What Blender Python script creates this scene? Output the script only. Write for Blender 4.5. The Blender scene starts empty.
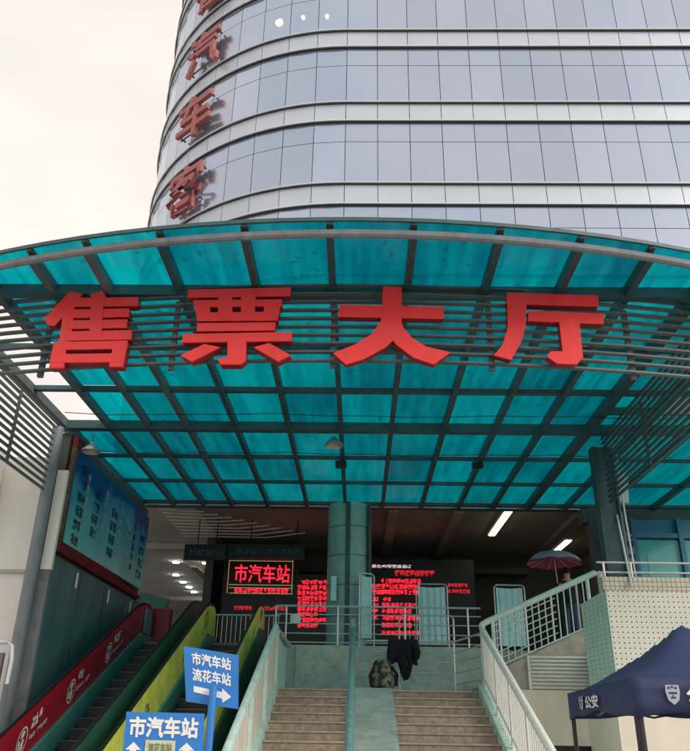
import bpy, bmesh, math, random
from mathutils import Vector, Matrix
random.seed(7)
S = bpy.context.scene
C = S.collection
PI = math.pi
R = math.radians

# ------------------------------------------------------------------ camera
F_PX, CXP, CYP = 751.0, 345.0, 375.5
pitch, roll, yaw = R(24.8), R(1.0), R(1.3)
EYE = Vector((0, 0, 1.6))
_f = Vector((0, math.cos(pitch), math.sin(pitch))); _r = Vector((1, 0, 0)); _u = _r.cross(_f)
Rz = Matrix.Rotation(yaw, 3, 'Z')
_f, _r, _u = Rz @ _f, Rz @ _r, Rz @ _u
_r2 = _r * math.cos(roll) + _u * math.sin(roll); _u2 = _u * math.cos(roll) - _r * math.sin(roll)
def at(px, py, Y):
    d = _f + _r2 * ((px - CXP) / F_PX) - _u2 * ((py - CYP) / F_PX)
    return EYE + d * (Y / d.y)
cd = bpy.data.cameras.new('camera'); co = bpy.data.objects.new('camera', cd); C.objects.link(co)
m3 = Matrix((_r2, _u2, -_f)).transposed()
co.matrix_world = Matrix.Translation(EYE) @ m3.to_4x4()
cd.sensor_fit = 'HORIZONTAL'; cd.sensor_width = 36; cd.lens = F_PX / 690 * 36
cd.clip_start = .1; cd.clip_end = 2000
S.camera = co

# ------------------------------------------------------------------ mesh builder
class MB:
    def __init__(s): s.v = []; s.f = []
    def add(s, vs, fs):
        n = len(s.v); s.v += [Vector(v) for v in vs]; s.f += [[n + i for i in q] for q in fs]; return s
    def box(s, x0, x1, y0, y1, z0, z1):
        return s.add([(x0,y0,z0),(x1,y0,z0),(x1,y1,z0),(x0,y1,z0),(x0,y0,z1),(x1,y0,z1),(x1,y1,z1),(x0,y1,z1)],
              [(0,3,2,1),(4,5,6,7),(0,1,5,4),(1,2,6,5),(2,3,7,6),(3,0,4,7)])
    def hexa(s, a, b):      # two quads of four points
        return s.add(list(a) + list(b), [(0,3,2,1),(4,5,6,7),(0,1,5,4),(1,2,6,5),(2,3,7,6),(3,0,4,7)])
    def bar(s, p0, p1, w, h, up=(0,0,1)):
        p0, p1 = Vector(p0), Vector(p1); d = (p1 - p0).normalized(); up = Vector(up)
        if abs(d.dot(up)) > .98: up = Vector((0,1,0))
        x = d.cross(up).normalized() * w / 2; z = x.cross(d).normalized() * h / 2
        return s.hexa([p0-x-z, p0+x-z, p0+x+z, p0-x+z], [p1-x-z, p1+x-z, p1+x+z, p1-x+z])
    def tube(s, pts, r, n=8, r1=None, caps=True):
        pts = [Vector(p) for p in pts]; rings = []; N = len(pts)
        d0 = (pts[1] - pts[0]).normalized()
        ref = Vector((0,0,1)) if abs(d0.z) < .9 else Vector((0,1,0))
        for i, p in enumerate(pts):
            a = pts[max(i-1,0)]; b = pts[min(i+1,N-1)]; d = (b - a).normalized()
            x = d.cross(ref)
            if x.length < 1e-4: x = d.cross(Vector((1,0,0)))
            x.normalize(); y = x.cross(d)
            ref = y
            rr = r if r1 is None else r + (r1 - r) * i / (N - 1)
            rings.append([p + (x * math.cos(t) + y * math.sin(t)) * rr for t in [2*PI*k/n for k in range(n)]])
        vs = [v for q in rings for v in q]; fs = []
        for i in range(N-1):
            for k in range(n):
                k2 = (k+1) % n; fs.append((i*n+k, i*n+k2, (i+1)*n+k2, (i+1)*n+k))
        if caps: fs.append(tuple(range(n))[::-1]); fs.append(tuple((N-1)*n + k for k in range(n)))
        return s.add(vs, fs)
    def sweep(s, pts, w, h, vert=False):      # rectangular section, horizontal width w, height h, top at the points
        pts = [Vector(p) for p in pts]; vs = []; N = len(pts)
        for i, p in enumerate(pts):
            a = pts[max(i-1,0)]; b = pts[min(i+1,N-1)]; d = (b - a); d.z = 0; d.normalize()
            x = Vector((d.y, -d.x, 0)) * w / 2
            vs += [p - x, p + x, p + x - Vector((0,0,h)), p - x - Vector((0,0,h))]
        fs = [(0,1,2,3), tuple((N-1)*4 + k for k in (3,2,1,0))]
        for i in range(N-1):
            for k in range(4):
                k2 = (k+1) % 4; fs.append((i*4+k, (i+1)*4+k, (i+1)*4+k2, i*4+k2))
        return s.add(vs, fs)
    def prism(s, poly, d):                    # poly: 3d points, extruded by d
        poly = [Vector(p) for p in poly]; d = Vector(d); n = len(poly)
        fs = [tuple(range(n)), tuple(range(2*n-1, n-1, -1))]
        for i in range(n):
            j = (i+1) % n; fs.append((i, i+n, j+n, j))
        return s.add(poly + [p + d for p in poly], fs)
    def disc(s, c, n, r, k=16, th=.01):
        c = Vector(c); n = Vector(n).normalized()
        return s.tube([c, c + n * th], r, k)
    def xf(s, M):
        s.v = [M @ v for v in s.v]; return s
    def build(s, name, mat, parent=None, smooth=False, bevel=0, origin=None, uvscale=None):
        me = bpy.data.meshes.new(name)
        if parent is not None: o0 = Vector(parent.get('_w', (0,0,0)))
        elif origin is not None: o0 = Vector(origin)
        else:
            xs = [v.x for v in s.v]; ys = [v.y for v in s.v]; zs = [v.z for v in s.v]
            o0 = Vector(((min(xs)+max(xs))/2, (min(ys)+max(ys))/2, min(zs)))
        me.from_pydata([tuple(v - o0) for v in s.v], [], s.f)
        me.validate(); 
        bm = bmesh.new(); bm.from_mesh(me); bmesh.ops.recalc_face_normals(bm, faces=bm.faces)
        bm.to_mesh(me); bm.free()
        if smooth:
            me.shade_smooth()
            try: me.set_sharp_from_angle(angle=R(35))
            except Exception: pass
        o = bpy.data.objects.new(name, me); C.objects.link(o)
        if mat: me.materials.append(mat)
        if bevel:
            b = o.modifiers.new('bevel', 'BEVEL'); b.width = bevel; b.segments = 2; b.limit_method = 'ANGLE'
        if parent is not None: o.parent = parent; o['_w'] = list(o0)
        else: o.location = o0; o['_w'] = list(o0)
        return o
def thing(name, label, cat, loc=(0,0,0), group=None):
    o = bpy.data.objects.new(name, None); C.objects.link(o); o.location = loc; o.empty_display_size = .2
    o['label'] = label; o['category'] = cat; o['_w'] = [float(a) for a in loc]
    if group: o['group'] = group
    return o
def tag(o, label, cat, group=None):
    o['label'] = label; o['category'] = cat
    if group: o['group'] = group
    return o
def struct(o): o['kind'] = 'structure'; return o
def dup(o, parent=None, loc=None):
    c = o.copy(); C.objects.link(c); c.parent = parent
    if loc is not None: c.location = loc; c['_w'] = list(loc)
    for ch in list(o.children): dup(ch, c)
    return c

# ------------------------------------------------------------------ materials
def M(name, col, rough=.6, metal=0.0, var=.12, scale=2.5, bump=0.0, bscale=40, streak=0, spec=.5, emit=0, dirt=0, rnd=0, coat=0):
    m = bpy.data.materials.new(name); m.use_nodes = True; nt = m.node_tree; N = nt.nodes; L = nt.links
    b = N['Principled BSDF']; b.inputs['Roughness'].default_value = rough; b.inputs['Metallic'].default_value = metal
    b.inputs['Specular IOR Level'].default_value = spec; b.inputs['Coat Weight'].default_value = coat
    tc = N.new('ShaderNodeTexCoord')
    nz = N.new('ShaderNodeTexNoise'); nz.inputs['Scale'].default_value = scale; nz.inputs['Detail'].default_value = 6
    nz.inputs['Roughness'].default_value = .65
    src = tc.outputs['Object']
    if streak:
        mp = N.new('ShaderNodeMapping'); mp.inputs['Scale'].default_value = (streak, streak, .35)
        L.new(src, mp.inputs['Vector']); L.new(mp.outputs[0], nz.inputs['Vector'])
    else: L.new(src, nz.inputs['Vector'])
    mx = N.new('ShaderNodeMix'); mx.data_type = 'RGBA'
    rp = N.new('ShaderNodeMapRange'); rp.inputs[1].default_value = .3; rp.inputs[2].default_value = .7
    L.new(nz.outputs['Fac'], rp.inputs[0]); L.new(rp.outputs[0], mx.inputs[0])
    c0 = [max(0, c * (1 - var)) for c in col]; c1 = [min(1, c * (1 + var)) for c in col]
    mx.inputs[6].default_value = (*c0, 1); mx.inputs[7].default_value = (*c1, 1)
    out = mx.outputs[2]
    if dirt:
        n2 = N.new('ShaderNodeTexNoise'); n2.inputs['Scale'].default_value = scale * 2.7; n2.inputs['Detail'].default_value = 8
        L.new(src, n2.inputs['Vector'])
        r2 = N.new('ShaderNodeMapRange'); r2.inputs[1].default_value = .5; r2.inputs[2].default_value = .72; r2.inputs[4].default_value = dirt
        L.new(n2.outputs['Fac'], r2.inputs[0])
        m2 = N.new('ShaderNodeMix'); m2.data_type = 'RGBA'; L.new(r2.outputs[0], m2.inputs[0]); L.new(out, m2.inputs[6])
        m2.inputs[7].default_value = (col[0]*.35+.02, col[1]*.33+.018, col[2]*.3+.012, 1); out = m2.outputs[2]
    if rnd:
        oi = N.new('ShaderNodeObjectInfo'); hs = N.new('ShaderNodeHueSaturation')
        rr = N.new('ShaderNodeMapRange'); rr.inputs[3].default_value = 1 - rnd; rr.inputs[4].default_value = 1 + rnd
        L.new(oi.outputs['Random'], rr.inputs[0]); L.new(rr.outputs[0], hs.inputs['Value']); L.new(out, hs.inputs['Color']); out = hs.outputs[0]
    L.new(out, b.inputs['Base Color'])
    if emit:
        b.inputs['Emission Color'].default_value = (*col, 1); b.inputs['Emission Strength'].default_value = emit
    if bump:
        n3 = N.new('ShaderNodeTexNoise'); n3.inputs['Scale'].default_value = bscale; n3.inputs['Detail'].default_value = 4
        L.new(src, n3.inputs['Vector']); bp = N.new('ShaderNodeBump'); bp.inputs['Strength'].default_value = bump; bp.inputs['Distance'].default_value = .02
        L.new(n3.outputs['Fac'], bp.inputs['Height']); L.new(bp.outputs[0], b.inputs['Normal'])
    m['c'] = name
    return m
steel = M('painted_grey_steel', (.115,.135,.145), .5, 0, .25, 3, .1, 60, dirt=.35)
steel_teal = M('painted_teal_steel', (.04,.10,.11), .5, 0, .25, 3, dirt=.3)
rail_paint = M('bar_paint', (.10,.135,.14), .5, 0, .2, 4, dirt=.4)
pipe_grey = M('pipe_paint', (.22,.25,.275), .5, 0, .18, 2, dirt=.35, streak=3)
chrome = M('stainless_steel', (.72,.74,.74), .3, .45, .12, 6)
mint = M('mint_paint', (.64,.82,.75), .5, 0, .15, 3, dirt=.3)
mint_pole = M('green_pole_paint', (.15,.28,.28), .45, 0, .15, 5, dirt=.25)
white_paint = M('white_baluster_paint', (.86,.85,.79), .5, 0, .08, 4, dirt=.2)
cream = M('cream_plaster', (.86,.77,.65), .85, 0, .08, 1.2, .15, 60, streak=2, dirt=.12)
cream2 = M('white_plaster', (.88,.85,.79), .85, 0, .06, 1, .1, 60, streak=2, dirt=.06)
board = M('cream_board', (.86,.76,.66), .6, 0, .14, 1.5, streak=6, dirt=.15, rnd=.06)
concrete = M('painted_concrete', (.44,.52,.46), .85, 0, .2, 2.2, .25, 30, dirt=.4)
concrete2 = M('bare_concrete', (.52,.48,.41), .9, 0, .2, 2.5, .3, 30, dirt=.4)
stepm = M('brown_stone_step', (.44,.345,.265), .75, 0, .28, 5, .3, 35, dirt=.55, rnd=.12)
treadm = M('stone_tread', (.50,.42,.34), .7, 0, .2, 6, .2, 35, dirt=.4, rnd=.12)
groundm = M('forecourt_paving', (.36,.345,.325), .85, 0, .2, .6, .3, 10, dirt=.3)
floorm = M('hall_floor', (.32,.32,.30), .35, 0, .15, 2)
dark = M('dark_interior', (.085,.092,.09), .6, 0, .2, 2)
ceilm = M('hall_ceiling', (.34,.29,.25), .8, 0, .2, .8, dirt=.3)
ceil_white = M('white_ceiling', (.72,.70,.66), .8, 0, .12, .8)
blackm = M('black_board', (.012,.015,.018), .35, 0, .2, 2)
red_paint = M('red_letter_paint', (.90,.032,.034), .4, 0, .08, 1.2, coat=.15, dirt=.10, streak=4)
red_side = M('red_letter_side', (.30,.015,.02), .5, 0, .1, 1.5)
red_old = M('faded_red_letter', (.40,.12,.12), .6, 0, .12, 1.2, dirt=.25)
red_panel = M('red_escalator_panel', (.36,.012,.025), .35, 0, .15, 2, coat=.2)
yellow = M('yellow_escalator_panel', (.76,.80,.14), .45, 0, .22, 2.6, dirt=.25)
green_dk = M('dark_green_panel', (.025,.11,.08), .4, 0, .3, 1.5)
teal_strip = M('teal_skirt', (.08,.30,.27), .4, 0, .15, 2)
rubber = M('black_rubber', (.012,.012,.013), .45, 0, .1, 4)
esc_step = M('escalator_step_metal', (.10,.11,.11), .4, .4, .2, 8)
esc_dark = M('escalator_riser', (.03,.035,.037), .5, .3, .2, 8)
white_print = M('white_print', (.75,.72,.68), .6, 0, .05, 3)
green_print = M('green_print', (.03,.12,.05), .6, 0, .1, 3)
navy = M('navy_tent_fabric', (.022,.036,.115), .65, 0, .2, 2, .9, 4, dirt=.12)
sign_blue = M('blue_sign', (.03,.21,.62), .4, 0, .06, 2, dirt=.08)
sign_white = M('sign_white', (.85,.86,.86), .5, 0, .03, 3)
plaque = M('cream_plaque', (.62,.66,.42), .5, 0, .1, 6)
cyan_cloth = M('turquoise_cloth', (.62,.90,.92), .8, 0, .15, 2, .2, 12, rnd=.05)
blue_frame = M('blue_frame_paint', (.02,.16,.25), .4, 0, .15, 2)
teal_pane = M('teal_shop_glass', (.06,.34,.34), .12, 0, .25, .9)
wallglass = M('dark_teal_wall', (.09,.20,.21), .5, 0, .25, 1.2, streak=2)
alum = M('ring_aluminium', (.66,.67,.69), .35, .2, .08, 3)
darkline = M('joint_and_shade_dark', (.06,.065,.075), .5, 0, .1, 3)
spandrel = M('spandrel_panel', (.54,.59,.67), .4, .35, .05, .5, rnd=.05)
column_tile = M('column_tile', (.30,.48,.44), .35, 0, .15, 3, dirt=.25)
cloth_black = M('black_cloth', (.008,.008,.010), .9, 0, .2, 8)
skin = M('skin', (.45,.28,.2), .6, 0, .05, 5)
lampshade = M('aluminium_shade', (.42,.44,.42), .4, .6, .15, 8)
bulbm = M('lamp_glass', (.6,.6,.55), .3)
maroon = M('maroon_trim', (.16,.012,.02), .5, 0, .2, 2)

def emis(name, col, st):
    m = bpy.data.materials.new(name); m.use_nodes = True; b = m.node_tree.nodes['Principled BSDF']
    b.inputs['Base Color'].default_value = (col[0]*.3, col[1]*.3, col[2]*.3, 1)
    b.inputs['Emission Color'].default_value = (*col, 1); b.inputs['Emission Strength'].default_value = st
    return m
led_red = emis('led_red', (1, .02, .045), 1.15)
led_dim = emis('led_dim', (1, .03, .05), .5)
led_white = emis('led_white', (1, .75, .75), .6)
led_line = emis('led_line', (.75, .5, .2), .25)
lamp_white = emis('lamp_white', (.96, 1, .90), 34)
tube_white = emis('tube_light', (1, .93, .62), 3.0)
lamp_warm = emis('lamp_warm', (1, .88, .5), 1.6)

def mat_glass_tower():
    m = bpy.data.materials.new('reflective_tower_glass'); m.use_nodes = True; nt = m.node_tree; N = nt.nodes; L = nt.links
    b = N['Principled BSDF']; b.inputs['Metallic'].default_value = .75; b.inputs['Roughness'].default_value = .19
    tc = N.new('ShaderNodeTexCoord'); nz = N.new('ShaderNodeTexNoise'); nz.inputs['Scale'].default_value = .16; nz.inputs['Detail'].default_value = 2
    L.new(tc.outputs['Object'], nz.inputs['Vector'])
    mx = N.new('ShaderNodeMix'); mx.data_type = 'RGBA'
    rp = N.new('ShaderNodeMapRange'); rp.inputs[1].default_value = .35; rp.inputs[2].default_value = .65
    L.new(nz.outputs['Fac'], rp.inputs[0]); L.new(rp.outputs[0], mx.inputs[0])
    mx.inputs[6].default_value = (.42,.50,.64,1); mx.inputs[7].default_value = (.50,.55,.67,1)
    oi = N.new('ShaderNodeObjectInfo'); hs = N.new('ShaderNodeHueSaturation')
    rr = N.new('ShaderNodeMapRange'); rr.inputs[3].default_value = .93; rr.inputs[4].default_value = 1.06
    L.new(oi.outputs['Random'], rr.inputs[0]); L.new(rr.outputs[0], hs.inputs['Value']); L.new(mx.outputs[2], hs.inputs['Color'])
    L.new(hs.outputs[0], b.inputs['Base Color'])
    n2 = N.new('ShaderNodeTexNoise'); n2.inputs['Scale'].default_value = .7; L.new(tc.outputs['Object'], n2.inputs['Vector'])
    bp = N.new('ShaderNodeBump'); bp.inputs['Strength'].default_value = .25; bp.inputs['Distance'].default_value = .05
    L.new(n2.outputs['Fac'], bp.inputs['Height']); L.new(bp.outputs[0], b.inputs['Normal'])
    return m
tower_glass = mat_glass_tower()

def mat_canopy():
    m = bpy.data.materials.new('teal_canopy_glass'); m.use_nodes = True; nt = m.node_tree; N = nt.nodes; L = nt.links
    for n in list(N): N.remove(n)
    o = N.new('ShaderNodeOutputMaterial')
    tc = N.new('ShaderNodeTexCoord')
    mp = N.new('ShaderNodeMapping'); mp.inputs['Scale'].default_value = (5.0, .45, 1); L.new(tc.outputs['Object'], mp.inputs['Vector'])
    nz = N.new('ShaderNodeTexNoise'); nz.inputs['Scale'].default_value = 1.6; nz.inputs['Detail'].default_value = 7; L.new(mp.outputs[0], nz.inputs['Vector'])
    rp = N.new('ShaderNodeMapRange'); rp.inputs[1].default_value = .35; rp.inputs[2].default_value = .7; L.new(nz.outputs['Fac'], rp.inputs[0])
    n2 = N.new('ShaderNodeTexNoise'); n2.inputs['Scale'].default_value = .35; n2.inputs['Detail'].default_value = 3; L.new(tc.outputs['Object'], n2.inputs['Vector'])
    mul = N.new('ShaderNodeMath'); mul.operation = 'MULTIPLY_ADD'; mul.inputs[1].default_value = .5
    L.new(rp.outputs[0], mul.inputs[0]); L.new(n2.outputs['Fac'], mul.inputs[2])
    oi = N.new('ShaderNodeObjectInfo'); ad = N.new('ShaderNodeMath'); ad.operation = 'MULTIPLY_ADD'; ad.inputs[1].default_value = .55
    L.new(oi.outputs['Random'], ad.inputs[0]); L.new(mul.outputs[0], ad.inputs[2])
    sub = N.new('ShaderNodeMath'); sub.operation = 'SUBTRACT'; sub.use_clamp = True; sub.inputs[1].default_value = .5; L.new(ad.outputs[0], sub.inputs[0])
    def mixc(a, b):
        x = N.new('ShaderNodeMix'); x.data_type = 'RGBA'; x.inputs[6].default_value = (*a, 1); x.inputs[7].default_value = (*b, 1)
        L.new(sub.outputs[0], x.inputs[0]); return x.outputs[2]
    n5 = N.new('ShaderNodeTexNoise'); n5.inputs['Scale'].default_value = 9; n5.inputs['Detail'].default_value = 5; L.new(tc.outputs['Object'], n5.inputs['Vector'])
    r5 = N.new('ShaderNodeMapRange'); r5.inputs[1].default_value = .62; r5.inputs[2].default_value = .72; r5.inputs[4].default_value = .32; L.new(n5.outputs['Fac'], r5.inputs[0])
    tl = N.new('ShaderNodeBsdfTranslucent'); L.new(mixc((.014,.56,.61), (.004,.31,.38)), tl.inputs['Color'])
    tr = N.new('ShaderNodeBsdfTransparent'); L.new(mixc((.07,.84,.86), (.012,.48,.56)), tr.inputs['Color'])
    df = N.new('ShaderNodeBsdfDiffuse'); df.inputs['Color'].default_value = (.01,.12,.13,1)
    gl = N.new('ShaderNodeBsdfGlossy'); gl.inputs['Roughness'].default_value = .2; gl.inputs['Color'].default_value = (.5,.6,.6,1)
    a = N.new('ShaderNodeMixShader'); a.inputs[0].default_value = .48; L.new(tl.outputs[0], a.inputs[1]); L.new(tr.outputs[0], a.inputs[2])
    b = N.new('ShaderNodeMixShader'); ad5 = N.new('ShaderNodeMath'); ad5.operation = 'ADD'; ad5.inputs[1].default_value = .08; L.new(r5.outputs[0], ad5.inputs[0]); L.new(ad5.outputs[0], b.inputs[0]); L.new(a.outputs[0], b.inputs[1]); L.new(df.outputs[0], b.inputs[2])
    c = N.new('ShaderNodeMixShader'); c.inputs[0].default_value = .05; L.new(b.outputs[0], c.inputs[1]); L.new(gl.outputs[0], c.inputs[2])
    L.new(c.outputs[0], o.inputs[0])
    return m
canopy_glass = mat_canopy()

def mat_dots():
    m = M('dotted_tile', (.78,.76,.66), .5, 0, .06, 2); nt = m.node_tree; N = nt.nodes; L = nt.links; b = N['Principled BSDF']
    link = b.inputs['Base Color'].links[0]; src = link.from_socket
    tc = N.new('ShaderNodeTexCoord'); sp = N.new('ShaderNodeSeparateXYZ'); L.new(tc.outputs['Object'], sp.inputs[0])
    def ma(op, a, bb, cl=False):
        n = N.new('ShaderNodeMath'); n.operation = op
        for i, q in enumerate((a, bb)):
            if q is None: continue
            if isinstance(q, (int, float)): n.inputs[i].default_value = q
            else: L.new(q, n.inputs[i])
        return n.outputs[0]
    fx = ma('SUBTRACT', ma('FRACT', ma('MULTIPLY', sp.outputs[0], 1/.088), None), .5)
    fz = ma('SUBTRACT', ma('FRACT', ma('MULTIPLY', sp.outputs[2], 1/.088), None), .5)
    d = ma('ADD', ma('ABSOLUTE', fx, None), ma('ABSOLUTE', fz, None))
    k = ma('LESS_THAN', d, .21)
    # joint lines
    j = ma('GREATER_THAN', ma('MAXIMUM', ma('ABSOLUTE', fx, None), ma('ABSOLUTE', fz, None)), .47)
    mx = N.new('ShaderNodeMix'); mx.data_type = 'RGBA'; L.new(k, mx.inputs[0]); L.new(src, mx.inputs[6]); mx.inputs[7].default_value = (.13,.115,.09,1)
    m2 = N.new('ShaderNodeMix'); m2.data_type = 'RGBA'; L.new(ma('MULTIPLY', j, .35), m2.inputs[0]); L.new(mx.outputs[2], m2.inputs[6]); m2.inputs[7].default_value = (.3,.29,.25,1)
    L.new(m2.outputs[2], b.inputs['Base Color'])
    return m
def mat_grid(name, c, size, joint, jw=.08, axes=(0,2)):
    m = M(name, c, .4, 0, .1, 3); nt = m.node_tree; N = nt.nodes; L = nt.links; b = N['Principled BSDF']
    src = b.inputs['Base Color'].links[0].from_socket
    tc = N.new('ShaderNodeTexCoord'); sp = N.new('ShaderNodeSeparateXYZ'); L.new(tc.outputs['Object'], sp.inputs[0])
    fac = None
    for a, sz in zip(axes, size):
        n1 = N.new('ShaderNodeMath'); n1.operation = 'MULTIPLY'; n1.inputs[1].default_value = 1/sz; L.new(sp.outputs[a], n1.inputs[0])
        n2 = N.new('ShaderNodeMath'); n2.operation = 'FRACT'; L.new(n1.outputs[0], n2.inputs[0])
        n3 = N.new('ShaderNodeMath'); n3.operation = 'LESS_THAN'; n3.inputs[1].default_value = jw; L.new(n2.outputs[0], n3.inputs[0])
        if fac is None: fac = n3.outputs[0]
        else:
            n4 = N.new('ShaderNodeMath'); n4.operation = 'MAXIMUM'; L.new(fac, n4.inputs[0]); L.new(n3.outputs[0], n4.inputs[1]); fac = n4.outputs[0]
    mx = N.new('ShaderNodeMix'); mx.data_type = 'RGBA'; L.new(fac, mx.inputs[0]); L.new(src, mx.inputs[6]); mx.inputs[7].default_value = (*joint, 1)
    L.new(mx.outputs[2], b.inputs['Base Color'])
    return m
dots = mat_dots()
grid_beige = mat_grid('beige_mosaic', (.64,.60,.49), (.085,.085), (.16,.14,.11), .12)
mint_tile = mat_grid('mint_wall_tile', (.52,.76,.66), (.24,.08), (.2,.34,.3), .08, (1,2))

def mat_billboard():
    m = bpy.data.materials.new('billboard_print'); m.use_nodes = True; nt = m.node_tree; N = nt.nodes; L = nt.links; b = N['Principled BSDF']
    b.inputs['Roughness'].default_value = .35
    tc = N.new('ShaderNodeTexCoord'); sp = N.new('ShaderNodeSeparateXYZ'); L.new(tc.outputs['Object'], sp.inputs[0])
    nz = N.new('ShaderNodeTexNoise'); nz.inputs['Scale'].default_value = .9; nz.inputs['Detail'].default_value = 5; L.new(tc.outputs['Object'], nz.inputs['Vector'])
    a = N.new('ShaderNodeMath'); a.operation = 'MULTIPLY_ADD'; a.inputs[1].default_value = 1.1; L.new(nz.outputs['Fac'], a.inputs[0])
    z = N.new('ShaderNodeMapRange'); z.inputs[1].default_value = .0; z.inputs[2].default_value = 2.0; L.new(sp.outputs[2], z.inputs[0]); L.new(z.outputs[0], a.inputs[2])
    cr = N.new('ShaderNodeValToRGB'); e = cr.color_ramp.elements
    e[0].position = .35; e[0].color = (.28,.74,.70,1); e[1].position = 1.45; e[1].color = (.01,.05,.25,1)
    e.new(.72).color = (.14,.55,.60,1); e.new(.93).color = (.05,.30,.52,1); e[-1].position = 1.0; e[-1].color = (.01,.07,.30,1)
    sc = N.new('ShaderNodeMath'); sc.operation = 'MULTIPLY'; sc.inputs[1].default_value = .72; L.new(a.outputs[0], sc.inputs[0]); L.new(sc.outputs[0], cr.inputs[0])
    L.new(cr.outputs[0], b.inputs['Base Color'])
    return m
bill_print = mat_billboard()

# ------------------------------------------------------------------ text
def text_mesh(body, w=None, h=None, bold=.02, depth=.0, center=True):
    c = bpy.data.curves.new('t', 'FONT'); c.body = body; c.size = 1; c.offset = bold if depth else 0; c.extrude = depth / 2 if depth else 0
    c.resolution_u = 2
    o = bpy.data.objects.new('t', c); C.objects.link(o)
    dg = bpy.context.evaluated_depsgraph_get(); dg.update()
    me = bpy.data.meshes.new_from_object(o.evaluated_get(dg))
    vs = [v.co.copy() for v in me.vertices]; fs = [list(p.vertices) for p in me.polygons]
    bpy.data.objects.remove(o); bpy.data.curves.remove(c); bpy.data.meshes.remove(me)
    x0, x1 = min(v.x for v in vs), max(v.x for v in vs); y0, y1 = min(v.y for v in vs), max(v.y for v in vs)
    sx = w / (x1 - x0) if w else None; sy = h / (y1 - y0) if h else None
    sx = sx or sy; sy = sy or sx
    vs = [Vector(((v.x - (x0+x1)/2) * sx, (v.y - (y0+y1)/2) * sy, v.z)) for v in vs]
    m = MB()
    if depth or not bold: m.v = vs; m.f = fs
    else:
        bx, by = bold * sx, bold * sy
        for q, (dx, dy) in enumerate(((0,0),(1,.6),(-1,.6),(1,-.6),(-1,-.6),(0,1),(0,-1))):
            m.add([v + Vector((dx*bx, dy*by, q * 1.2e-4)) for v in vs], fs)
    return m
def frame_mat(o, xd, yd):      # matrix taking (x,y,z) -> o + x*xd + y*yd + z*(xd x yd)
    xd = Vector(xd).normalized(); yd = Vector(yd).normalized(); zd = xd.cross(yd)
    mm = Matrix((xd, yd, zd)).transposed().to_4x4(); mm.translation = Vector(o); return mm
def glyphs(m, x, y, n, cw, chh, rng, gap=.15, th=.12):     # unreadable small print made of strokes, in the plane z = 0
    for i in range(n):
        if rng.random() < .08: continue
        ox = x + i * cw; w = cw * (1 - gap); h = chh
        def q(a, b, c, d, z): m.add([(ox+a*w, y+b*h, z), (ox+c*w, y+b*h, z), (ox+c*w, y+d*h, z), (ox+a*w, y+d*h, z)], [(0,1,2,3)])
        rows = rng.sample([.05, .28, .5, .72, .9], 3)
        for k, r_ in enumerate(rows):
            a = rng.choice([0, .1, .3]); b = rng.choice([.7, .9, 1]); q(a, r_ - th/2, b, r_ + th/2, .001 + k*.0003)
        for k, r_ in enumerate(rng.sample([.08, .35, .5, .68, .92], 2)):
            a = rng.choice([0, .25, .5]); b = rng.choice([.75, 1]); q(r_ - th/2, a, r_ + th/2, b, .002 + k*.0003)

# ------------------------------------------------------------------ world, sun
w = bpy.data.worlds.new('World'); S.world = w; w.use_nodes = True; nt = w.node_tree; N = nt.nodes; L = nt.links
for n in list(N): N.remove(n)
wo = N.new('ShaderNodeOutputWorld')
SUN_EL, SUN_AZ = R(58), R(200)
sky = N.new('ShaderNodeTexSky'); sky.sky_type = 'NISHITA'; sky.sun_disc = False; sky.sun_elevation = SUN_EL; sky.sun_rotation = SUN_AZ
sky.dust_density = 4
b1 = N.new('ShaderNodeBackground'); b1.inputs[1].default_value = .08; L.new(sky.outputs[0], b1.inputs[0])
tc = N.new('ShaderNodeTexCoord'); mp = N.new('ShaderNodeMapping'); mp.inputs['Scale'].default_value = (1, 1, 2.2); L.new(tc.outputs['Generated'], mp.inputs[0])
nz = N.new('ShaderNodeTexNoise'); nz.inputs['Scale'].default_value = 1.7; nz.inputs['Detail'].default_value = 7; nz.inputs['Roughness'].default_value = .5; L.new(mp.outputs[0], nz.inputs['Vector'])
cr = N.new('ShaderNodeValToRGB'); e = cr.color_ramp.elements
e[0].position = .36; e[0].color = (.69,.65,.63,1); e[1].position = .66; e[1].color = (.93,.85,.77,1)
L.new(nz.outputs['Fac'], cr.inputs[0])
b2 = N.new('ShaderNodeBackground'); b2.inputs[1].default_value = .93; L.new(cr.outputs[0], b2.inputs[0])
ms = N.new('ShaderNodeMixShader'); ms.inputs[0].default_value = .93; L.new(b1.outputs[0], ms.inputs[1]); L.new(b2.outputs[0], ms.inputs[2]); L.new(ms.outputs[0], wo.inputs[0])
sl = bpy.data.lights.new('sun', 'SUN'); sl.energy = 1.5; sl.angle = R(34); sl.color = (1, .95, .87)
so = bpy.data.objects.new('sun', sl); C.objects.link(so)
# light comes from behind the camera, well to the right
sd = Vector((.90, -.60, .66)).normalized(); so.rotation_euler = sd.to_track_quat('Z', 'Y').to_euler(); so.location = (0, -20, 40)
sky.sun_elevation = math.asin(sd.z); sky.sun_rotation = math.atan2(sd.x, sd.y) % (2*PI)
S.view_settings.view_transform = 'Standard'; S.view_settings.look = 'None'; S.view_settings.exposure = 0.46; S.view_settings.gamma = 1
S.view_settings.use_curve_mapping = False
S.cycles.max_bounces = 10; S.cycles.diffuse_bounces = 4; S.cycles.transparent_max_bounces = 12

# ------------------------------------------------------------------ ground
g = MB().add([(-600,-600,0),(600,-600,0),(600,900,0),(-600,900,0)], [(0,1,2,3)]).build('ground', groundm); struct(g)

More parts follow.
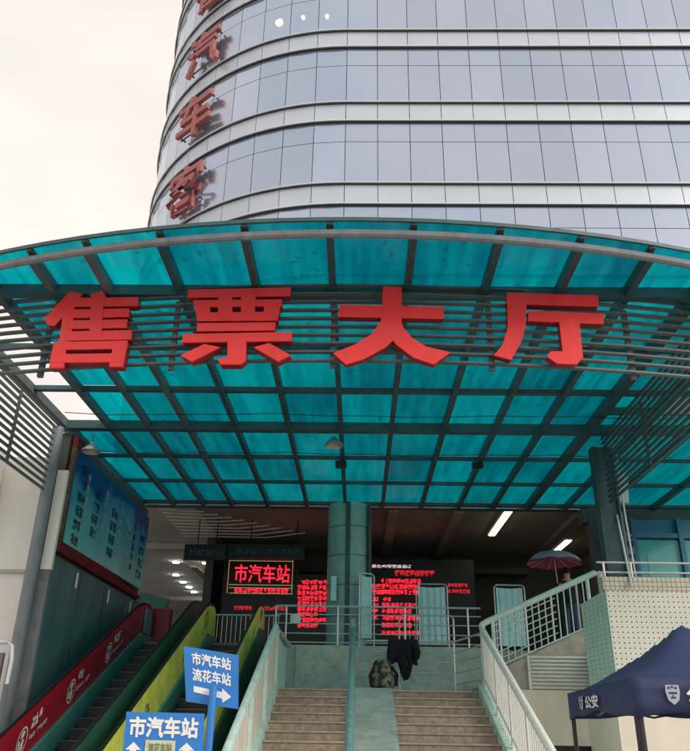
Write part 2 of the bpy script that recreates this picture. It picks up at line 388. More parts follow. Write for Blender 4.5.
# ------------------------------------------------------------------ tower
TC = Vector((-.6, 29.6, 0)); TR = 9.1; COLW = 1.14
def ring_pts(off, z, x1=22.0, a1=-150, n=40):    # from right end of flat front, round the curved corner
    pts = [Vector((x1, 20.5 - off, z)), Vector((10, 20.5 - off, z))]
    for i in range(n + 1):
        a = R(a1 * i / n); pts.append(Vector((TC.x + (TR + off) * math.sin(a), TC.y - (TR + off) * math.cos(a), z)))
    return pts
tower = thing('glass_tower', 'tall reflective glass office tower with rounded corner and pale bands behind the canopy', 'tower', (3, 29.6, 0))
core = ring_pts(-.14, 7.6); core += [Vector((22, 40, 7.6))]
MB().prism(core, (0, 0, 34)).build('core', darkline, tower)
zs = [17.43 + 3.645 * k for k in range(-2, 7)]
def col_edges():
    e_ = []
    for i in range(12, -1, -1): e_.append((Vector((TC.x + COLW * i, 20.5, 0)), Vector((0, -1, 0))))
    for j in range(1, 17):
        a = -j * COLW / TR; e_.append((Vector((TC.x + TR * math.sin(a), TC.y - TR * math.cos(a), 0)), Vector((math.sin(a), -math.cos(a), 0))))
    return e_
edges = col_edges()
far = MB(); cnt = 0
def pane(m, e0, e1, z0, z1, out=0.0):
    p, n = e0; q, n2 = e1; d = (q - p).normalized() * .012
    a, b = p + d - n * .05 + n * out, q - d - n2 * .05 + n2 * out
    ai, bi = a - n * .04, b - n2 * .04
    m.hexa([a + Vector((0,0,z0)), b + Vector((0,0,z0)), bi + Vector((0,0,z0)), ai + Vector((0,0,z0))],
           [a + Vector((0,0,z1)), b + Vector((0,0,z1)), bi + Vector((0,0,z1)), ai + Vector((0,0,z1))])
for k, z in enumerate(zs[:-1]):
    zt = z + .88; zb = zs[k + 1]; tr = zb - .91
    for i in range(len(edges) - 1):
        near = (2 <= k <= 4 and i < 22) or (k == 1 and i < 22)
        visible_hi = (k >= 5 and i >= 10)
        if near:
            m = MB(); pane(m, edges[i], edges[i+1], zt + .05, tr - .012); pane(m, edges[i], edges[i+1], tr + .012, zb - .05); m.build('window', tower_glass, tower); cnt += 1
        else:
            pane(far, edges[i], edges[i+1], zt + .05, tr - .012); pane(far, edges[i], edges[i+1], tr + .012, zb - .05)
fo = far.build('window', tower_glass, tower); fo['kind'] = 'stuff'
for k, z in enumerate(zs):
    m = MB()
    for i in range(len(edges) - 1): pane(m, edges[i], edges[i+1], z + .05, z + .83, .01)
    m.build('spandrel_band', spandrel, tower)
    for zz in (z, z + .88):
        MB().sweep(ring_pts(.03, zz + .02, a1=-120, n=34), .075, .04).build('band_rail', alum, tower)
        MB().sweep(ring_pts(.0, zz - .021, a1=-120, n=34), .05, .022).build('band_shade', darkline, tower)  # dark strip paints the shade on the underside of each band rail
for i in (len(edges) - 1,):
    pass
# warm ceiling lamps seen in one office floor
for px, py, rr in ((279, 22, .15), (303, 17, .07), (327, 16, .07)):
    p = at(px, py, 20.43); 
    ca = math.atan2(p.x - TC.x, TC.y - p.y)
    if p.x < TC.x:
        # slide the lamp along the view ray on to the curved glass
        best = min((at(px, py, Y) for Y in [20.4 + .02 * t for t in range(150)]), key=lambda q: abs(math.hypot(q.x - TC.x, q.y - TC.y) - (TR - .03)))
        p = best; n = Vector((p.x - TC.x, p.y - TC.y, 0)).normalized()
    else: n = Vector((0, -1, 0)); p.y = 20.53
    MB().disc(p, n, rr, 12, .02).build('lit_lamp', lamp_warm, tower)
# red characters fixed to the curved corner
tl = {'省': ('省', 'half cut by the top edge of the photo, above the 汽'), }
for ch, zc, lab in (('省', 30.35, 'faded red character 省 on the tower corner, topmost and partly cut off'),
                    ('汽', 26.65, 'faded red character 汽 high on the tower corner, between 省 and 车'),
                    ('车', 23.2, 'faded red character 车 on the tower corner, between 汽 and 客'),
                    ('客', 19.6, 'faded red character 客 on the tower corner just above the canopy edge')):
    a = R(-40); n = Vector((math.sin(a), -math.cos(a), 0)); t = Vector((math.cos(a), math.sin(a), 0))
    o = TC + n * (TR + .24) + Vector((0, 0, zc))
    root = thing('sign_character', lab, 'sign letter', tuple(TC + n * (TR + .1) + Vector((0,0,zc-1.2))), 'red characters up the tower corner')
    tm = text_mesh(ch, 2.05, 2.15, .016, .16); tm.xf(frame_mat(o, t, (0,0,1))); tm.build('character_face', red_old, root)
    for s_ in (-.8, 0, .8):
        for zz in (-.7, .7): MB().bar(TC + n * (TR - .03) + t * s_ + Vector((0,0,zc+zz)), TC + n * (TR + .2) + t * s_ + Vector((0,0,zc+zz)), .06, .06).build('bracket', steel, root)
    for zz in (-.72, .68): MB().bar(TC + n * (TR + .12) - t * .9 + Vector((0,0,zc+zz)), TC + n * (TR + .12) + t * .9 + Vector((0,0,zc+zz)), .05, .05).build('bracket', steel, root)

# ------------------------------------------------------------------ canopy
ZC = 7.0
can = thing('entrance_canopy', 'large teal glass and steel canopy with a bowed front edge over the entrance', 'canopy', (0, 14, ZC - .3))
def arcY(x, r=14.5): return 21.8 - math.sqrt(max(r*r - (x + .1)**2, .01))
RX = [-5.9, -5.0, -4.2, -3.43, -2.46, -1.41, -.38, .62, 1.66, 2.66, 3.58, 4.5, 5.5, 6.5, 7.8, 9.4]
RY = [8.8, 10.54, 12.2, 13.93, 15.9, 17.8, 19.75]
for i in range(len(RX) - 1):
    x0, x1 = RX[i], RX[i+1]; g_ = .015
    m = MB(); zt = ZC + .012
    ys0, ys1 = arcY(x0), arcY(x1)
    m.hexa([(x0+g_, ys0, ZC), (x1-g_, ys1, ZC), (x1-g_, RY[0]-.02, ZC), (x0+g_, RY[0]-.02, ZC)],
           [(x0+g_, ys0, zt), (x1-g_, ys1, zt), (x1-g_, RY[0]-.02, zt), (x0+g_, RY[0]-.02, zt)]) if RY[0] - max(ys0, ys1) > .05 else None
    if m.v: m.build('glass_panel', canopy_glass, can)
    for j in range(len(RY) - 1):
        ya, yb = RY[j] + .02, RY[j+1] - .02
        if x1 <= -4.99 and j <= 2: continue
        if x0 >= 5.4 and j == 2: ya = 13.0
        ya = max(ya, ys0, ys1)
        if yb - ya < .1: continue
        MB().box(x0+g_, x1-g_, ya, yb, ZC, zt).build('glass_panel', canopy_glass, can)
for x in RX:
    y0 = arcY(x) + .09
    wdt = .17 if x in (-5.9, 4.5) else .088
    MB().box(x - wdt/2, x + wdt/2, y0, 19.95, ZC - .16, ZC - .004).build('rafter', steel if x < -3 else steel_teal, can)
for k, y in enumerate(RY):
    h = {0: .15, 3: .17}.get(k, .08); wd = {0: .13, 3: .19, 2: .12, 6: .13}.get(k, .065)
    MB().box(-6.0, 9.5, y - wd/2, y + wd/2, ZC - h - .023, ZC - .023 ).build('purlin', steel_teal, can)
MB().box(4.45, 9.5, 12.93, 13.03, ZC - .15, ZC - .023).build('purlin', steel_teal, can)
xs = [-9 + .5 * i for i in range(37)]
MB().tube([(x, arcY(x, 14.40), ZC - .12) for x in xs], .055, 10).build('front_beam', pipe_grey, can, smooth=True)
MB().sweep([(x, arcY(x, 14.5) - .01, ZC + .03) for x in xs], .03, .05).build('edge_trim', steel_teal, can)
for x in RX[1:-2]: MB().box(x - .04, x + .04, arcY(x), arcY(x) + .085, ZC - .05, ZC - .002).build('glass_clamp', darkline, can)
# thin cables under the glass
for y, zz in ((12.9, ZC - .24), (15.0, ZC - .27)):
    MB().tube([(-5.5 + i * .8, y + .05 * math.sin(i), zz - .03 * math.sin(i * 1.3)**2) for i in range(16)], .008, 5).build('cable', rubber, can)

# louvre rail frame that carries the big letters
def railY(x): return 8.62 + 24 - math.sqrt(24**2 - (x + .1)**2)
lou = thing('sign_rail_frame', 'curved frame of thin horizontal steel bars hanging under the canopy behind the big red characters', 'rail frame', (0, 8.7, 5.75))
xs2 = [-7.0 + .7 * i for i in range(21)]
for k in range(10):
    z = 6.92 - k * .124
    MB().sweep([(x, railY(x) + .03, z + .016) for x in xs2], .07, .027).build('bar', rail_paint, lou)
for x in (-6.3, -4.3, -2.48, -.36, 1.7, 3.58, 5.6):
    MB().box(x - .035, x + .035, railY(x) + .072, railY(x) + .13, 5.74, ZC - .24).build('strut', steel, lou)

# four big characters
def strokes(lst, ox, oy, sc): return [[(ox + x / sc, oy + y / sc) for x, y in p] for p in lst]
shou = strokes([[(98,40),(130,46),(112,70),(60,125),(45,124),(34,108)], [(85,66),(112,58),(100,166),(72,166)], [(148,48),(178,38),(192,62),(155,64)],
  [(100,57),(268,55),(266,77),(98,79)], [(97,86),(245,83),(244,104),(96,107)], [(94,113),(240,110),(239,131),(93,134)], [(92,140),(252,137),(250,160),(90,163)],
  [(152,60),(182,58),(176,162),(146,162)], [(60,167),(242,163),(240,183),(58,186)], [(60,170),(92,168),(84,230),(48,230)], [(208,166),(242,164),(230,228),(196,228)], [(54,197),(236,195),(232,216),(50,218)]], 30, 275, 2.464)
piao = strokes([[(390,36),(643,30),(642,52),(388,56)], [(403,62),(622,60),(620,77),(405,79)], [(410,93),(612,91),(610,113),(412,114)],
  [(403,64),(443,64),(445,112),(412,112)], [(463,50),(499,50),(498,112),(464,112)], [(520,50),(556,50),(553,112),(520,112)], [(577,64),(620,62),(610,112),(576,112)],
  [(412,120),(606,118),(603,138),(412,140)], [(378,147),(646,142),(645,164),(375,168)], [(487,150),(534,150),(532,212),(520,222),(470,222),(462,208),(487,205)],
  [(430,172),(470,180),(400,215),(372,200)], [(552,180),(590,170),(643,200),(612,215)]], 30, 275, 2.464)
da = strokes([[(45,68),(285,73),(284,101),(42,96)], [(145,26),(188,28),(188,110),(180,140),(150,167),(100,194),(60,206),(30,180),(80,160),(120,135),(140,105)],
  [(186,108),(192,122),(212,145),(244,165),(300,178),(262,206),(215,190),(175,160),(160,140)]], 320, 275, 2.3)
ting = strokes([[(430,40),(640,47),(641,73),(428,66)], [(430,42),(475,44),(474,110),(465,150),(440,195),(400,185),(420,160),(432,120)],
  [(480,82),(653,89),(652,113),(478,106)], [(548,90),(596,92),(600,150),(605,190),(590,206),(545,204),(522,188),(530,176),(558,176)]], 320, 275, 2.3)
for ch, st, lab in (('售', shou, 'big red block character 售, leftmost of the four over the entrance'), ('票', piao, 'big red block character 票 between 售 and 大'),
                    ('大', da, 'big red block character 大 between 票 and 厅'), ('厅', ting, 'big red block character 厅, rightmost of the four over the entrance')):
    allp = [at(x, y, 8.6) for p in st for x, y in p]
    xm = sum(p.x for p in allp) / len(allp); Y0 = railY(xm) - .16
    ctr = Vector((xm, Y0, min(p.z for p in allp)))
    root = thing('sign_character', lab, 'sign letter', tuple(ctr), 'big red characters over the entrance')
    m = MB(); b_ = MB(); sd_ = MB()
    for k, p in enumerate(st):
        pts = [at(x, y, Y0) for x, y in p]
        m.prism([Vector((q.x, Y0 - .0025 * k, q.z)) for q in pts], (0, .012 + .0025 * k, 0))
        cx_ = sum(q.x for q in pts)/len(pts); cz_ = sum(q.z for q in pts)/len(pts)
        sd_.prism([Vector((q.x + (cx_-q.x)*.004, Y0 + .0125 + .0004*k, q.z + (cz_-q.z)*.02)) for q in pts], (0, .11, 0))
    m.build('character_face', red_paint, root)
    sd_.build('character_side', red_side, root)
    for dx in (-.35, .35):
        for dz in (.3, .8):
            MB().box(xm + dx - .02, xm + dx + .02, Y0 + .10, railY(xm) + .02, ctr.z + dz - .02, ctr.z + dz + .02).build('bracket', steel, root)

# side screens
def screen(X, y0, y1, z0, z1, n, lab, ystr, curve=0, mat=rail_paint):
    t = thing('side_screen', lab, 'screen', (X, (y0+y1)/2, z0), 'bar screens at the canopy sides')
    for k in range(n):
        z = z0 + (z1 - z0) * k / (n - 1)
        MB().box(X - .022, X + .022, y0, y1, z - .02, z + .02).build('bar', mat, t)
    for y in ystr: MB().box(X + .031, X + .07, y - .025, y + .025, z0 - .04, ZC - .24).build('strut', steel, t)
    return t
screen(-5.95, 8.9, 13.62, 5.5, 6.75, 11, 'slanting horizontal bars beside the grey post at the left end', (9.6, 11.9))
screen(4.85, 9.0, 14.3, 5.55, 6.85, 13, 'dark horizontal bars beside the teal post at the right end', (9.8, 12.2), mat=steel_teal)
#screen(6.6, 9.6, 19, 5.55, 6.7, 10, 'outer dark bar screen farther right, beyond the teal post', (12.2,15.5), mat=steel_teal)

wb_ = MB().prism([at(606,455,17), at(616,453,17), at(619,470,17), at(628,474,17), at(629,503,17), at(620,501,17), at(618,474,17), at(610,473,17)], (0,.05,0)).build('white_panel', white_paint)
tag(wb_, 'small stepped white panel seen through the dark bars right of the teal post', 'panel')
# posts
p = MB().tube([(-5.93, 13.75, 0), (-5.93, 13.75, 6.78)], .11, 16); p = p.build('post', pipe_grey, smooth=True)
tag(p, 'round grey steel post holding the left end of the canopy', 'post')
pt = thing('post', 'dark teal steel post behind the tiled wall holding the right end of the canopy', 'post', (4.86, 14.5, 3.2))
MB().box(4.70, 5.02, 14.42, 14.58, 3.2, 6.72).build('shaft', steel_teal, pt)
MB().box(4.66, 4.695, 14.36, 14.64, 3.2, 6.72).build('flange', steel_teal, pt); MB().box(5.025, 5.06, 14.36, 14.64, 3.2, 6.72).build('flange', steel_teal, pt)
cdt = MB().tube([(5.12, 14.35, 6.6), (5.12, 14.35, 5.4), (5.14, 14.3, 4.0)], .02, 6).build('conduit', chrome, pt)
rd = MB().tube([at(617, 515, 14.4), at(632, 588, 13.9)], .022, 6).build('loose_rod', chrome); tag(rd, 'thin bent metal rod leaning beside the teal post over the parapet', 'rod')

# ------------------------------------------------------------------ station building
FZ = 3.2
hall = thing('station_hall', 'dark open ticket hall behind the stairs with red displays inside', 'building', (0, 24, 0))
MB().box(-12, -5.0, 19.3, 44, FZ - .3, FZ).build('hall_floor', floorm, hall)
MB().box(-4.99, 14, 19.3, 44, FZ - .3, FZ - .003).build('hall_floor', floorm, hall)
MB().box(-4.6, 10.5, 20.25, 27.3, 7.03, 7.2).build('ceiling', ceilm, hall)
MB().box(-14, -4.62, 20.25, 44, 7.0, 7.17).build('ceiling', ceil_white, hall)
MB().box(-7.0, 14, 19.98, 20.24, 6.90, 7.75).build('lintel_beam', steel_teal, hall)
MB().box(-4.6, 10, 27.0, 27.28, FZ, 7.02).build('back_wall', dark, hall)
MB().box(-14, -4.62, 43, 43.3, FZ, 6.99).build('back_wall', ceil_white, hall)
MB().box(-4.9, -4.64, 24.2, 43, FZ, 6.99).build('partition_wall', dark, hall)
MB().box(7.9, 8.2, 20.26, 27, FZ, 7.02).build('partition_wall', M('dim_wall', (.28,.25,.17), .8), hall)
MB().box(-14.2, -14, 20, 44, FZ, 7.1).build('side_wall', ceil_white, hall)
# ceiling beams and coffers of the deep left part
for y in (25.2, 37.0): MB().box(-13.9, -4.92, y, y + .5, 6.80, 6.99).build('ceiling_beam', ceil_white, hall)
MB().box(-6.45, -6.15, 29.0, 36.9, 6.88, 6.985).build('ceiling_beam', ceilm, hall)
for x in (.8, 2.6, 6.0): MB().box(x, x + .28, 20.3, 26.95, 6.86, 7.02).build('ceiling_beam', ceilm, hall)
MB().box(-4.4, 5.8, 26.2, 26.9, 6.3, 6.5).build('duct', dark, hall)
# roof of the podium between hall and tower, upper wall
MB().box(-7.0, 20, 20.3, 20.6, 7.76, 13.0).build('upper_wall', darkline, hall)
# far front wall right of the opening
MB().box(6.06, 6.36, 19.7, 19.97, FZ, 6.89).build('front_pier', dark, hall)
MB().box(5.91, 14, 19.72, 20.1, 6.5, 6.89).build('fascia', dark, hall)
for k in range(9):
    t_ = k / 8; MB().tube([(-5.6 + .0*k, 20.5 + .42*k, 6.93), (-4.9 + .25*k, 20.45 + .40*k, 6.87), (-4.3 + .33*k, 20.4 + .30*k, 6.84)], .022, 6).build('ceiling_slat', white_paint, hall)
# column
def downlight(px, py, z=6.96, r_=.13):
    d = at(px, py, 10) - EYE; p = EYE + d * ((z - 1.6) / d.z)
    t = MB().disc(p, (0,0,-1), r_, 14, .02)
    return p, t
dl = [(176,562),(206,563),(215,568),(222,577),(176,575),(183,582),(189,587),(194,592),(211,593)]
for k, (px, py) in enumerate(dl):
    p, t = downlight(px, py, 6.6 if k in () else 6.97)
    t2 = thing('downlight', ['round white ceiling downlight, nearest left of the lit hall', 'round white ceiling downlight, right of the nearest two', 'round white ceiling downlight, third along the right row', 'round white ceiling downlight beside the black header board', 'round white ceiling downlight, second down the left row', 'round white ceiling downlight, third down the left row', 'round white ceiling downlight, fourth down the left row', 'round white ceiling downlight, farthest of the left row', 'bright ceiling downlight deep in the hall near the end wall'][k], 'ceiling light', tuple(p), 'downlights in the hall ceiling')
    t.build('diffuser', lamp_white, t2)
    MB().tube([p + Vector((0,0,.002)), p + Vector((0,0,.028))], .155, 14).build('trim_ring', white_paint, t2)
for (a, b, lab) in (((490,536),(511,512),'long tube light on the dark ceiling above the folding screens'), ((554,552),(571,541),'short tube light on the dark ceiling above the umbrella')):
    ps = []
    for q in (a, b):
        d = at(q[0], q[1], 10) - EYE; ps.append(EYE + d * ((6.9 - 1.6) / d.z))
    xm = (ps[0].x + ps[1].x) / 2; ya, yb = ps[0].y, ps[1].y
    t = thing('tube_light', lab, 'ceiling light', (xm, (ya+yb)/2, 6.9), 'tube lights on the hall ceiling')
    MB().box(xm - .09, xm + .09, min(ya,yb), max(ya,yb), 6.9, 6.93).build('diffuser', tube_white, t)
    MB().box(xm - .13, xm + .13, min(ya,yb) - .05, max(ya,yb) + .05, 6.932, 7.02).build('housing', white_paint, t)
# main column
colm = thing('round_column', 'thick round mint tiled column with a dark channel down its front', 'column', (-.27, 19.9, FZ))
MB().tube([(-.27, 19.9, FZ), (-.27, 19.9, 6.89)], .56, 40).build('shaft', column_tile, colm, smooth=True)
for z in (4.0, 4.75, 5.5, 6.25): MB().tube([(-.27, 19.9, z), (-.27, 19.9, z + .02)], .563, 40).build('joint', darkline, colm)
MB().box(-.35, -.23, 19.31, 19.42, FZ, 6.88).build('channel', steel_teal, colm)
MB().box(-.70, -.56, 19.30, 19.33, 4.35, 4.95).build('notice', cyan_cloth, colm)
MB().box(.24, .32, 19.5, 20.2, FZ, 6.88).build('edge_plate', dark, colm)

# hall boards and displays
rng = random.Random(3)
def board_at(px0, py0, px1, py1, Y): a = at(px0, py0, Y); b = at(px1, py1, Y); return min(a.x,b.x), max(a.x,b.x), min(a.z,b.z), max(a.z,b.z)
def led_row(parent, x0, x1, z0, z1, Y, mat, n=None, name='text_row', rr=None):
    m = MB(); h = z1 - z0; cw = h * .9; n = n or max(1, int((x1 - x0) / cw)); glyphs(m, 0, 0, n, (x1 - x0) / n, h, rr or rng, .10, .12); glyphs(m, 0, 0, n, (x1 - x0) / n, h, rr or rng, .10, .12)
    m.xf(frame_mat((x0, Y, z0), (1,0,0), (0,0,1))); return m.build(name, mat, parent)
x0, x1, z0, z1 = board_at(225, 556, 296, 640, 23.6)
b1_ = thing('led_board', 'black wall board with red lit 市汽车站 above small red lines', 'display', ((x0+x1)/2, 23.7, FZ), 'red lit displays in the hall')
b1_ = MB().box(x0, x1, 23.6, 23.8, FZ, z1 + .25).build('panel', blackm, b1_)
a = at(234, 582, 23.55); b = at(290, 565, 23.55)
text_mesh('市汽车站', b.x - a.x, b.z - a.z, .012).xf(frame_mat(((a.x+b.x)/2, 23.55, (a.z+b.z)/2), (1,0,0), (0,0,1))).build('big_text', led_red, b1_)
fr = MB()
for yy in (560.5, 584.5, 587.5, 593): 
    q0 = at(229, yy, 23.57); q1 = at(293, yy + 1, 23.57); fr.box(q0.x, q1.x, 23.565, 23.575, q0.z - .012, q0.z + .012)
for xx in (229.5, 293):
    q0 = at(xx, 560, 23.57); q1 = at(xx, 593, 23.57); fr.box(q0.x - .012, q0.x + .012, 23.575, 23.585, q1.z, q0.z)
fr.build('frame_line', led_line, b1_)
for (pa, pb, mt) in (((234,592.5),(289,588.5), led_red), ((234,609.5),(252,606), led_dim), ((258,610),(288,606.5), led_dim)):
    q0 = at(pa[0], pa[1], 23.57); q1 = at(pb[0], pb[1], 23.57); led_row(b1_, q0.x, q1.x, q0.z, q1.z, 23.57, mt)
x0, x1, z0, z1 = board_at(297, 574, 329, 640, 23.4)
b2_ = thing('led_screen', 'narrow red message screen just left of the round column', 'display', ((x0+x1)/2, 23.5, FZ), 'red lit displays in the hall')
b2_ = MB().box(x0, x1 + .4, 23.4, 23.59, FZ, z1).build('panel', blackm, b2_)
for k in range(9):
    yy = 584 + k * 5.4
    xa = 301 if k == 0 else 293.5; xb = 327 if k not in (6, 8) else 318
    q0 = at(max(xa, 297.5), yy, 23.37); q1 = at(xb, yy - 4, 23.37); led_row(b2_, q0.x, q1.x, q0.z, q1.z, 23.37, led_red)
x0, x1, z0, z1 = board_at(366, 562, 478, 645, 24.0)
b3_ = thing('led_board', 'wide black board of red message lines right of the round column', 'display', ((x0+x1)/2, 24.1, FZ), 'red lit displays in the hall')
b3_ = MB().box(x0, x1, 24.0, 24.15, FZ, z1 + .1).build('panel', blackm, b3_)
rows = [(395,435,575.5,570.5,led_dim), (381,421,583,579,led_red), (372,421,588.5,584.5,led_red), (372,390,594,590,led_red), (380,420,594,590,led_red), (372,379,601,597,led_red), (383,391,601,597,led_red),
        (372,379,607,603,led_red),(382,417,607,603,led_red),(372,379,613,609,led_red),(382,412,613,609,led_red),(372,379,619,615,led_red),(382,420,620,616,led_red),(382,412,627,623,led_red),(382,420,635,631,led_red),(448,468,587,583.5,led_dim),(448,470,593,589.5,led_dim)]
for xa, xb, ya, yb, mt in rows:
    q0 = at(xa, ya, 23.97); q1 = at(xb, yb, 23.97); led_row(b3_, q0.x, q1.x, q0.z, q1.z, 23.97, mt)
q0 = at(372, 567.5, 23.97); q1 = at(412, 565, 23.97); led_row(b3_, q0.x, q1.x, q0.z, q1.z, 23.97, led_white, 8)
# hanging header boards
def hang(px0, py0, px1, py1, Y, lab, rods):
    x0, x1, z0, z1 = board_at(px0, py0, px1, py1, Y)
    t = thing('hanging_sign', lab, 'sign', ((x0+x1)/2, Y, z0), 'dark header signs hung from the hall ceiling')
    MB().box(x0, x1, Y, Y + .12, z0, z1).build('panel', blackm, t)
    m = MB(); glyphs(m, 0, 0, 5, (x1-x0)*.1, (z1-z0)*.4, rng, .2, .12); m.xf(frame_mat((x0 + (x1-x0)*.12, Y - .004, z0 + (z1-z0)*.3), (1,0,0), (0,0,1))); m.build('faint_text', M('dim_text', (.10,.16,.16), .6), t)
    m = MB(); glyphs(m, 0, 0, 4, (x1-x0)*.09, (z1-z0)*.4, rng, .2, .12); m.xf(frame_mat((x0 + (x1-x0)*.6, Y - .004, z0 + (z1-z0)*.3), (1,0,0), (0,0,1))); m.build('faint_text', M('dim_text', (.10,.16,.16), .6), t)
    for r_ in rods:
        x = x0 + (x1 - x0) * r_; MB().tube([(x, Y + .06, z1), (x, Y + .06, 6.99)], .015, 6).build('rod', rubber, t)
hang(185, 544, 225, 560, 21.6, 'small black header sign hung over the lit left part of the hall', (.3, .75))
hang(227, 544, 304, 559, 21.8, 'long black header sign hung above the 市汽车站 display', (.3, .9))
# small slanted tv box deep left
q = at(153, 600, 26); t = MB().bar(q + Vector((-.5,0,0)), q + Vector((.5,0,-.2)), .15, .5).build('hall_poster', teal_strip); tag(t, 'small teal notice board at the top of the red escalator side', 'notice board')

# left side wall with billboard
sw = thing('side_wall', 'dark teal glossy side wall beside the escalators under the billboard', 'wall', (-6.1, 17.3, 0))
MB().box(-5.95, -5.70, 13.98, 20.2, 0, 4.36).build('panel', wallglass, sw)
MB().box(-5.95, -5.74, 13.98, 20.0, 4.362, 6.75).build('upper_wall', dark, sw)
MB().box(-5.96, -5.66, 13.90, 13.975, 0, 4.05).build('end_face', M('grey_render', (.24,.25,.27), .8, 0, .2, 2, dirt=.3), sw)
MB().box(-5.84, -5.64, 13.88, 13.97, 4.06, 5.95).build('end_trim', cream2, sw)
for y in (15.6, 17.2, 18.8): MB().box(-5.698, -5.69, y, y + .02, .1, 4.3).build('panel_joint', darkline, sw)
bb = thing('billboard', 'blue and teal advertising billboard with rows of Chinese text on the left side wall', 'billboard', (-5.9, 17.3, 4.5))
pp_ = MB().box(-5.69, -5.60, 14.12, 19.72, 4.62, 6.46).build('print_panel', bill_print, bb)
MB().prism([(-5.70, 14.0, 4.42), (-5.70, 19.75, 4.38), (-5.70, 19.75, 4.46), (-5.70, 17, 4.612), (-5.70, 14.0, 4.615)], (.10, 0, 0)).build('red_margin', maroon, bb)
MB().box(-5.69, -5.595, 13.99, 14.115, 4.62, 6.46).build('side_band', M('side_print', (.10,.07,.05), .6, 0, .8, 5), bb)
MB().box(-5.69, -5.59, 13.99, 14.6, 6.465, 6.7).build('top_corner', maroon, bb)
rngb = random.Random(11)
txt = M('billboard_text', (.02,.06,.09), .6, 0, .2, 4)
txtw = M('billboard_text_pale', (.45,.60,.62), .6, 0, .1, 4)
for ci, (y, n, zt_, s_) in enumerate(((14.55,6,6.18,.25),(14.95,5,6.1,.2),(15.5,4,5.95,.24),(16.15,6,6.1,.22),(16.75,4,5.85,.26),(17.35,5,6.0,.22),(17.95,4,5.8,.26),(18.55,5,5.95,.22),(19.2,4,5.8,.26))):
    m = MB()
    for k in range(n):
        for w_ in (0, 1) if ci % 2 == 0 else (0,):
            mm = MB(); glyphs(mm, -.5, -.5, 1, 1.0, 1.0, rngb, 0, .14); glyphs(mm, -.5, -.5, 1, 1.0, 1.0, rngb, 0, .10)
            if not mm.v: continue
            mm.xf(frame_mat((-5.592, y + w_ * s_ * .85, zt_ - k * s_ * 1.12), (0, 1, 0), (0, 0, 1)) @ Matrix.Scale(s_ * .78, 4)); m.add(mm.v, mm.f)
    m.build('text_column', txtw if ci in (1, 3, 5, 6) else txt, pp_)
for y in (15.3, 17.4, 19.2):
    MB().tube([(-5.66, y, 4.25), (-5.66, y, 3.95)], .025, 6).build('bracket', chrome, sw)

# cream building at far left
lw = thing('cream_building', 'cream plastered building front at the left edge behind the grey post', 'building', (-9, 15, 0))
MB().box(-14, -5.96, 14.0, 19, 0, 6.25).build('wall', cream2, lw)
MB().box(-14, -6.9, 13.2, 13.99, 5.0, 6.3).build('balcony', cream2, lw, bevel=.12)
MB().box(-14, -6.05, 13.93, 13.995, 4.0, 4.06).build('ledge', M('ledge_grey', (.45,.44,.40), .7), lw)
rl = MB().tube([at(-12,642,12.6), at(8,642,12.6), at(12.5,646,12.6), at(12,660,12.6), at(7,684,12.6)], .035, 8).build('handrail', chrome, smooth=True)
tag(rl, 'bent chrome handrail end at the far left edge beside the red escalator side', 'handrail')
q0 = at(-30, 652, 12.7); q1 = at(8, 652, 12.7)
gp = MB().box(q0.x, q1.x - .08, 12.72, 12.8, 0, q0.z).build('low_panel', M('grey_panel', (.2,.2,.21), .6), origin=None); tag(gp, 'grey low panel under the bent chrome handrail at the left edge', 'panel')

# ------------------------------------------------------------------ escalators
SL = .43; YT = 18.0
def zst(y): return FZ - SL * max(YT - max(y, 10.7), 0)
def bal_poly(X, top0, bot0, ya=9.6, yb=18.95, rnd_=True):    # outline in the Y-Z plane between heights over the step line
    up = [(ya, zst(ya) + top0), (10.7, zst(10.7) + top0), (YT - .35, zst(YT - .35) + top0), (YT + .1, FZ + top0 - .03), (yb - .35, FZ + top0)]
    if rnd_:
        rr = min((top0 - bot0) / 2, .33); up += [(yb - .35 + rr * math.sin(t), FZ + top0 - rr + rr * math.cos(t)) for t in (.5, 1.0, PI/2)]
        up += [(yb - .35 + rr, FZ + bot0)]
    else: up += [(yb, FZ + top0), (yb, FZ + bot0)]
    lo = [(YT, FZ + bot0), (10.7, zst(10.7) + bot0), (ya, zst(ya) + bot0)]
    return [Vector((X, y, z)) for y, z in up + lo]
def balustrade(t, X, mat, hmat, low=None, top=.86, mid=.2, th=.05):
    bo_ = MB().prism(bal_poly(X, top, mid), (th, 0, 0)).build('balustrade', mat, t)
    if low: MB().prism(bal_poly(X - .01, mid - .002, -.35, rnd_=False), (th + .06, 0, 0)).build('skirt', low, t)
    up = [v for v in bal_poly(X + th/2, top + .03, mid)][:9]
    MB().tube([up[0] + Vector((0, -.02, -.5))] + up, .028, 8).build('handrail', hmat, t, smooth=True)
    return bo_
def esc_steps(t, X0, X1):
    y = 10.7
    while y < YT:
        z = zst(y); MB().box(X0, X1, y, y + .4, z - .25, z - .02).build('step', esc_dark, t)
        MB().box(X0 + .03, X1 - .03, y - .02, y + .4, z - .018, z + .002).build('step_tread', esc_step, t); y += .4
    MB().prism([Vector((X0 - .3, y_, z_)) for y_, z_ in [(9.6, 0), (10.7, -.0), (YT, FZ - .5), (19.2, FZ - .5), (19.2, FZ - 1.2), (YT, FZ - 1.2), (13, 0)]], (X1 - X0 + .6, 0, 0)).build('truss', esc_dark, t)
    MB().box(X0, X1, YT + .02, 19.28, FZ - .06, FZ + .004).build('landing_plate', esc_step, t)
e1 = thing('escalator', 'left escalator between a red printed side and a dark green side', 'escalator', (-4.4, 14, 0), 'escalators going up to the hall')
esc_steps(e1, -4.85, -3.9)
br1 = balustrade(e1, -5.05, red_panel, rubber, teal_strip)
balustrade(e1, -3.84, green_dk, rubber, green_dk, top=.92)
